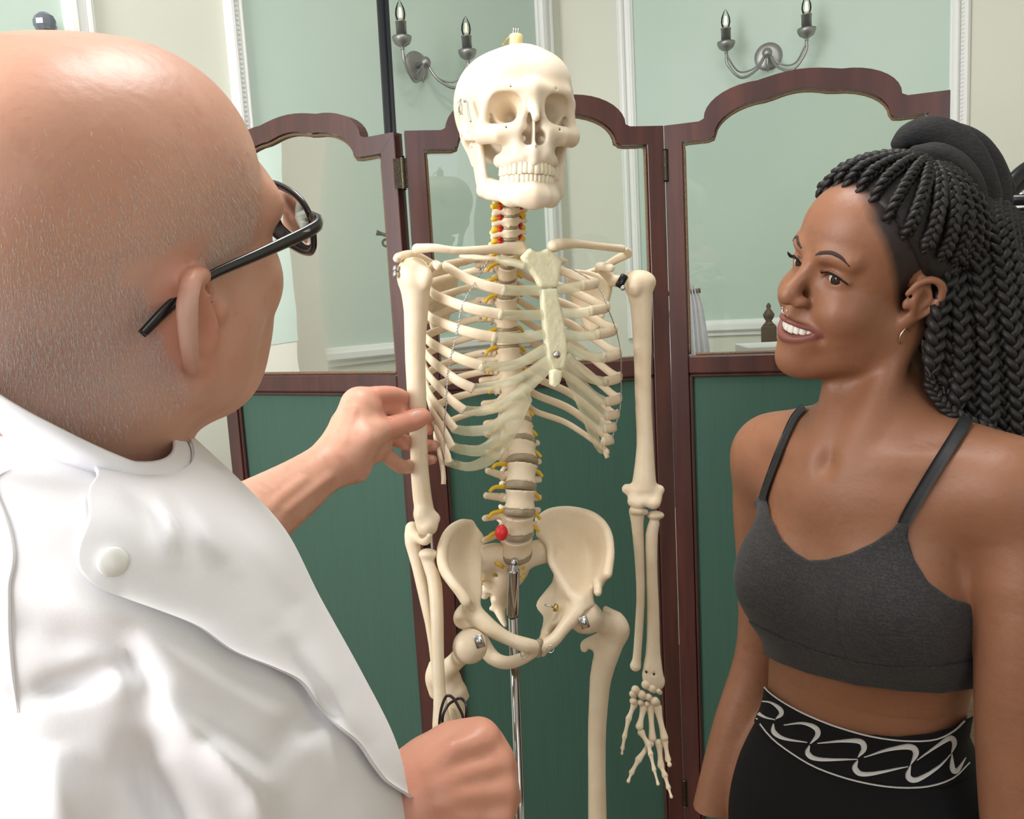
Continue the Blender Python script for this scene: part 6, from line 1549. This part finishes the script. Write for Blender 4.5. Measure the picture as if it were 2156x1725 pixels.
# lower legs and shoes out of the picture
fz = BF.o; g3 = Grid((fz[0] - .30, fz[1] - .28, 0), (fz[0] + .30, fz[1] + .28, fz[2] - .55), .008)
for s in (-1, 1):
    p = [BF([(s * .085, .0, -.60)])[0], BF([(s * .080, .005, -.78)])[0], np.array([*BF([(s * .075, -.01, 0)])[0][:2], .10])]; g3.chain(p, [.082, .055, .036], .02, res=10)
    a = np.array([*BF([(s * .075, -.03, 0)])[0][:2], .045]); b = np.array([*BF([(s * .08, .12, 0)])[0][:2], .035]); g3.chain([a, b], [.045, .033], .02)
V2, F2 = g3.mesh(2); mk('legging_legs', V2, F2, M['legging'], lg)
# ------------------------------------------------------------------ smaller things behind the screen
# black stand pole between the left wall and the screen
a, b = P(803, -40, 1.95), P(823, 300, 1.95); ax = unit(b - a); base = a + ax * (a[2] / -ax[2])
stn = empty('pole_stand', (base[0], base[1], 0)); tag(stn, 'tall black metal pole standing behind the left screen panel', 'pole stand')
topz = a + np.array([0, 0, .25])
V2, F2 = tube([np.array([base[0], base[1], .02]), topz], .0115, 16, res=2); mk('pole', V2, F2, M['blackpole'], stn)
V2, F2 = tube([np.array([base[0] + .013, base[1] - .008, .10]), topz + np.array([.013, -.008, -.02])], .0055, 10, res=2); mk('rail', V2, F2, M['blackpole'], stn)
for i in range(3):
    t = 2 * math.pi * i / 3 + .4; V2, F2 = tube([np.array([base[0], base[1], .30]), np.array([base[0] + .16 * math.cos(t), base[1] + .16 * math.sin(t), .02])], .009, 8, res=2); mk('tripod_leg', V2, F2, M['blackpole'], stn)
mb = MB(); c = P(820, 497, 1.93)
mb.add(*tube([c, c + VV(-.016, -.004, 0), c + VV(-.030, -.007, -.004)], [.006, .004, .007], 10)); mb.add(*tube([c + VV(-.008 + .008 * math.cos(t), .016 + .008 * math.sin(t), 0) for t in np.linspace(0, 2 * math.pi, 12, endpoint=False)], .003, 8, 24, closed=True, up=_F))
mb.build('clamp_knob', M['blackpole'], stn)
# faceted glass finial by the left wall
fin = empty('glass_finial', P(95, 42, 1.80)); tag(fin, 'faceted smoky glass ball finial above the man\'s head', 'finial')
M['cutglass'] = mat('cut_glass', (.30, .34, .40), .05, trans=.6, ior=1.5, metal=.2)
V2, F2 = uvsphere(P(95, 50, 1.80), .0245, 10, 7); mk('ball', V2, F2, M['cutglass'], fin, False)
s_, z_ = wall_s(WA, 95, 50); wl = WA[0] + WA[1] * s_ + np.array([0, 0, z_]); q = P(95, 50, 1.80)
V2, F2 = tube([q + unit(wl - q) * .022, wl], .008, 12, res=2); mk('bracket', V2, F2, M['pewter'], fin)
V2, F2 = lathe(q + unit(wl - q) * .020, unit(wl - q), [(.010, 0), (.014, .004), (.010, .010)], 16); mk('collar_ring', V2, F2, M['pewter'], fin)
# carved wooden chair back and a sheet of paper behind the right glass
M['oak'] = mat('dark_oak', (.075, .045, .024), .5, noise=((30, 30, 6), (.11, .07, .04), 4, .4, .7))
M['oakpale'] = mat('dull_oak', (.16, .11, .065), .5, noise=((30, 30, 6), (.11, .07, .04), 4, .4, .7))
cd_ = 2.30; cp = P(1619, 700, cd_)
chair = empty('carved_chair', (cp[0] + .2, cp[1] + .1, 0)); tag(chair, 'carved wooden chair with turned finials behind the right screen panel', 'chair')
ex_ = unit(np.array([.93, -.37, 0])); ey_ = np.array([-ex_[1], ex_[0], 0])
for k in (0, 1):
    o = np.array([cp[0], cp[1], 0]) + ex_ * .44 * k; zt = P(1619, 685, cd_)[2]
    V2, F2 = boxv(o + np.array([0, 0, zt / 2]), (.020, .020, zt / 2), ex_, ey_, (0, 0, 1), .004); mk('back_post', V2, F2, M['oak'], chair, False)
    V2, F2 = lathe(o + np.array([0, 0, zt]), (0, 0, 1), [(.018, 0), (.012, .006), (.008, .012), (.014, .022), (.016, .030), (.010, .040), (.005, .046), (.007, .054), (.002, .062)], 16); mk('finial', V2, F2, M['oak'], chair)
    V2, F2 = boxv(o + ey_ * .42 + np.array([0, 0, .23]), (.02, .02, .23), ex_, ey_, (0, 0, 1), .004); mk('front_leg', V2, F2, M['oak'], chair, False)
om = np.array([cp[0], cp[1], 0]) + ex_ * .22
prof = [(-.20, .0), (-.16, .035), (-.10, .05), (0, .075), (.10, .05), (.16, .035), (.20, 0)]
n = len(prof); zc = P(1619, 715, cd_)[2]
V2 = [om + ex_ * x + ey_ * y + np.array([0, 0, zc + z]) for y in (-.012, .012) for x, z in prof] + [om + ex_ * x + ey_ * y + np.array([0, 0, zc - .10]) for y in (-.012, .012) for x, z in prof]
F2 = [[i, i + 1, 2 * n + i + 1, 2 * n + i] for i in range(n - 1)] + [[n + i + 1, n + i, 3 * n + i, 3 * n + i + 1] for i in range(n - 1)] + [[i + 1, i, n + i, n + i + 1] for i in range(n - 1)]
mk('crest_rail', V2, F2, M['oakpale'], chair, False)
for k in range(5):
    V2, F2 = boxv(om + ex_ * (-.15 + .075 * k) + np.array([0, 0, (zc + .42) / 2]), (.014, .008, (zc - .55) / 2), ex_, ey_, (0, 0, 1), .003); mk('back_slat', V2, F2, M['oak'], chair, False)
V2, F2 = boxv(om + ey_ * .21 + np.array([0, 0, .46]), (.24, .23, .022), ex_, ey_, (0, 0, 1), .01); mk('seat', V2, F2, M['oakpale'], chair, False)
# side table with papers
M['paper'] = mat('white_paper', (.85, .85, .84), .8)
tp = P(1600, 742, 1.95); zt = tp[2] - .004
tab = empty('side_table', (tp[0] + .10, tp[1], 0)); tag(tab, 'small wooden table behind the right screen panel, papers on it', 'table')
tc_ = np.array([tp[0] + .10, tp[1] + .02, 0])
V2, F2 = boxv(tc_ + np.array([0, 0, zt - .012]), (.15, .12, .012), ex_, ey_, (0, 0, 1), .004); mk('table_top', V2, F2, M['oakpale'], tab, False)
for sx in (-1, 1):
    for sy in (-1, 1): V2, F2 = boxv(tc_ + ex_ * sx * .12 + ey_ * sy * .09 + np.array([0, 0, (zt - .024) / 2]), (.016, .016, (zt - .024) / 2), ex_, ey_, (0, 0, 1), .003); mk('leg', V2, F2, M['oak'], tab, False)
V2, F2 = boxv(tc_ - ex_ * .035 + np.array([0, 0, zt + .010]), (.10, .08, .010), unit(ex_ + ey_ * .3), unit(ey_ - ex_ * .3), (0, 0, 1), .002); tag(mk('paper_stack', V2, F2, M['paper'], None, False), 'stack of white paper lying on the small table behind the screen', 'paper')
# white pleated cloth hanging behind the right panel
n, m = 90, 12; Vc = []
q0, q1 = P(1392, 640, 2.05), P(1505, 640, 2.0); topz = P(1440, 612, 2.05)[2]
for j in range(m):
    t = j / (m - 1); z = topz - t * .55; spread = .45 + .75 * t ** .6
    for i in range(n):
        u = i / (n - 1); c = q0 + (q1 - q0) * (.42 + (u - .42) * spread); w = math.sin(u * math.pi * 15 + 1.2 * math.sin(u * 9)) * (.006 + .012 * t)
        Vc.append(np.array([c[0], c[1] + w, z + .02 * math.sin(u * 3) * (1 - t)]))
Vc = np.array(Vc); Vb = Vc + np.array([0, .004, 0]); FF = grid_faces(m, n)
tag(mk('pleated_cloth', np.concatenate([Vc, Vb]), np.concatenate([FF, FF[:, ::-1] + len(Vc)]), M['whitecloth']), 'white pleated cloth hanging behind the right screen panel', 'cloth')
sp_ = (q0 + q1) / 2; st2 = empty('cloth_stand', (sp_[0], sp_[1] + .03, 0)); tag(st2, 'plain wooden stand holding up the white pleated cloth', 'stand')
V2, F2 = tube([np.array([sp_[0], sp_[1] + .03, .02]), np.array([sp_[0], sp_[1] + .03, topz + .005])], .010, 10, res=2); mk('upright', V2, F2, M['oakpale'], st2)
V2, F2 = tube([q0 + (q1 - q0) * .15 + np.array([0, .006, topz - q0[2] - .004]), q0 + (q1 - q0) * .75 + np.array([0, .006, topz - q1[2] - .004])], .006, 8, res=2); mk('crossbar', V2, F2, M['oakpale'], st2)
V2, F2 = boxv((sp_[0], sp_[1] + .03, .012), (.08, .10, .012), bevel=.003); mk('foot_plate', V2, F2, M['oakpale'], st2, False)
# black framed oval mirror at the right edge
ce = P(2235, 470, 1.25); mir = empty('oval_mirror', (ce[0], ce[1], 0)); tag(mir, 'black-framed oval mirror on a stand at the right edge behind the braids', 'mirror')
ring = [ce + VV(.098 * math.cos(t), .100 * math.sin(t), 0) for t in np.linspace(0, 2 * math.pi, 40, endpoint=False)]
V2, F2 = tube(ring, .0105, 10, 80, closed=True, up=_F); mk('frame', V2, F2, M['black'], mir)
V2, F2 = lathe(ce + _F * .004, -_F, [(.092, 0), (.092, .004), (.001, .004)], 40); mk('mirror_glass', V2, F2, M['mirror'] if 'mirror' in M else M.setdefault('mirror', mat('mirror', (.72, .75, .73), .04, metal=1.0)), mir)
V2, F2 = tube([ce + VV(-.10, -.030, -.02), ce + VV(.10, -.034, -.02)], .0085, 10, res=2); mk('crossbar', V2, F2, M['black'], mir)
lo_ = ce + VV(0, .10, 0); V2, F2 = tube([np.array([lo_[0], lo_[1], .03]), lo_ + np.array([0, 0, .005])], .012, 12, res=2); mk('post', V2, F2, M['black'], mir)
V2, F2 = lathe((lo_[0], lo_[1], 0), (0, 0, 1), [(.13, 0), (.13, .01), (.10, .02), (.03, .03), (.012, .05)], 30); mk('base', V2, F2, M['black'], mir)
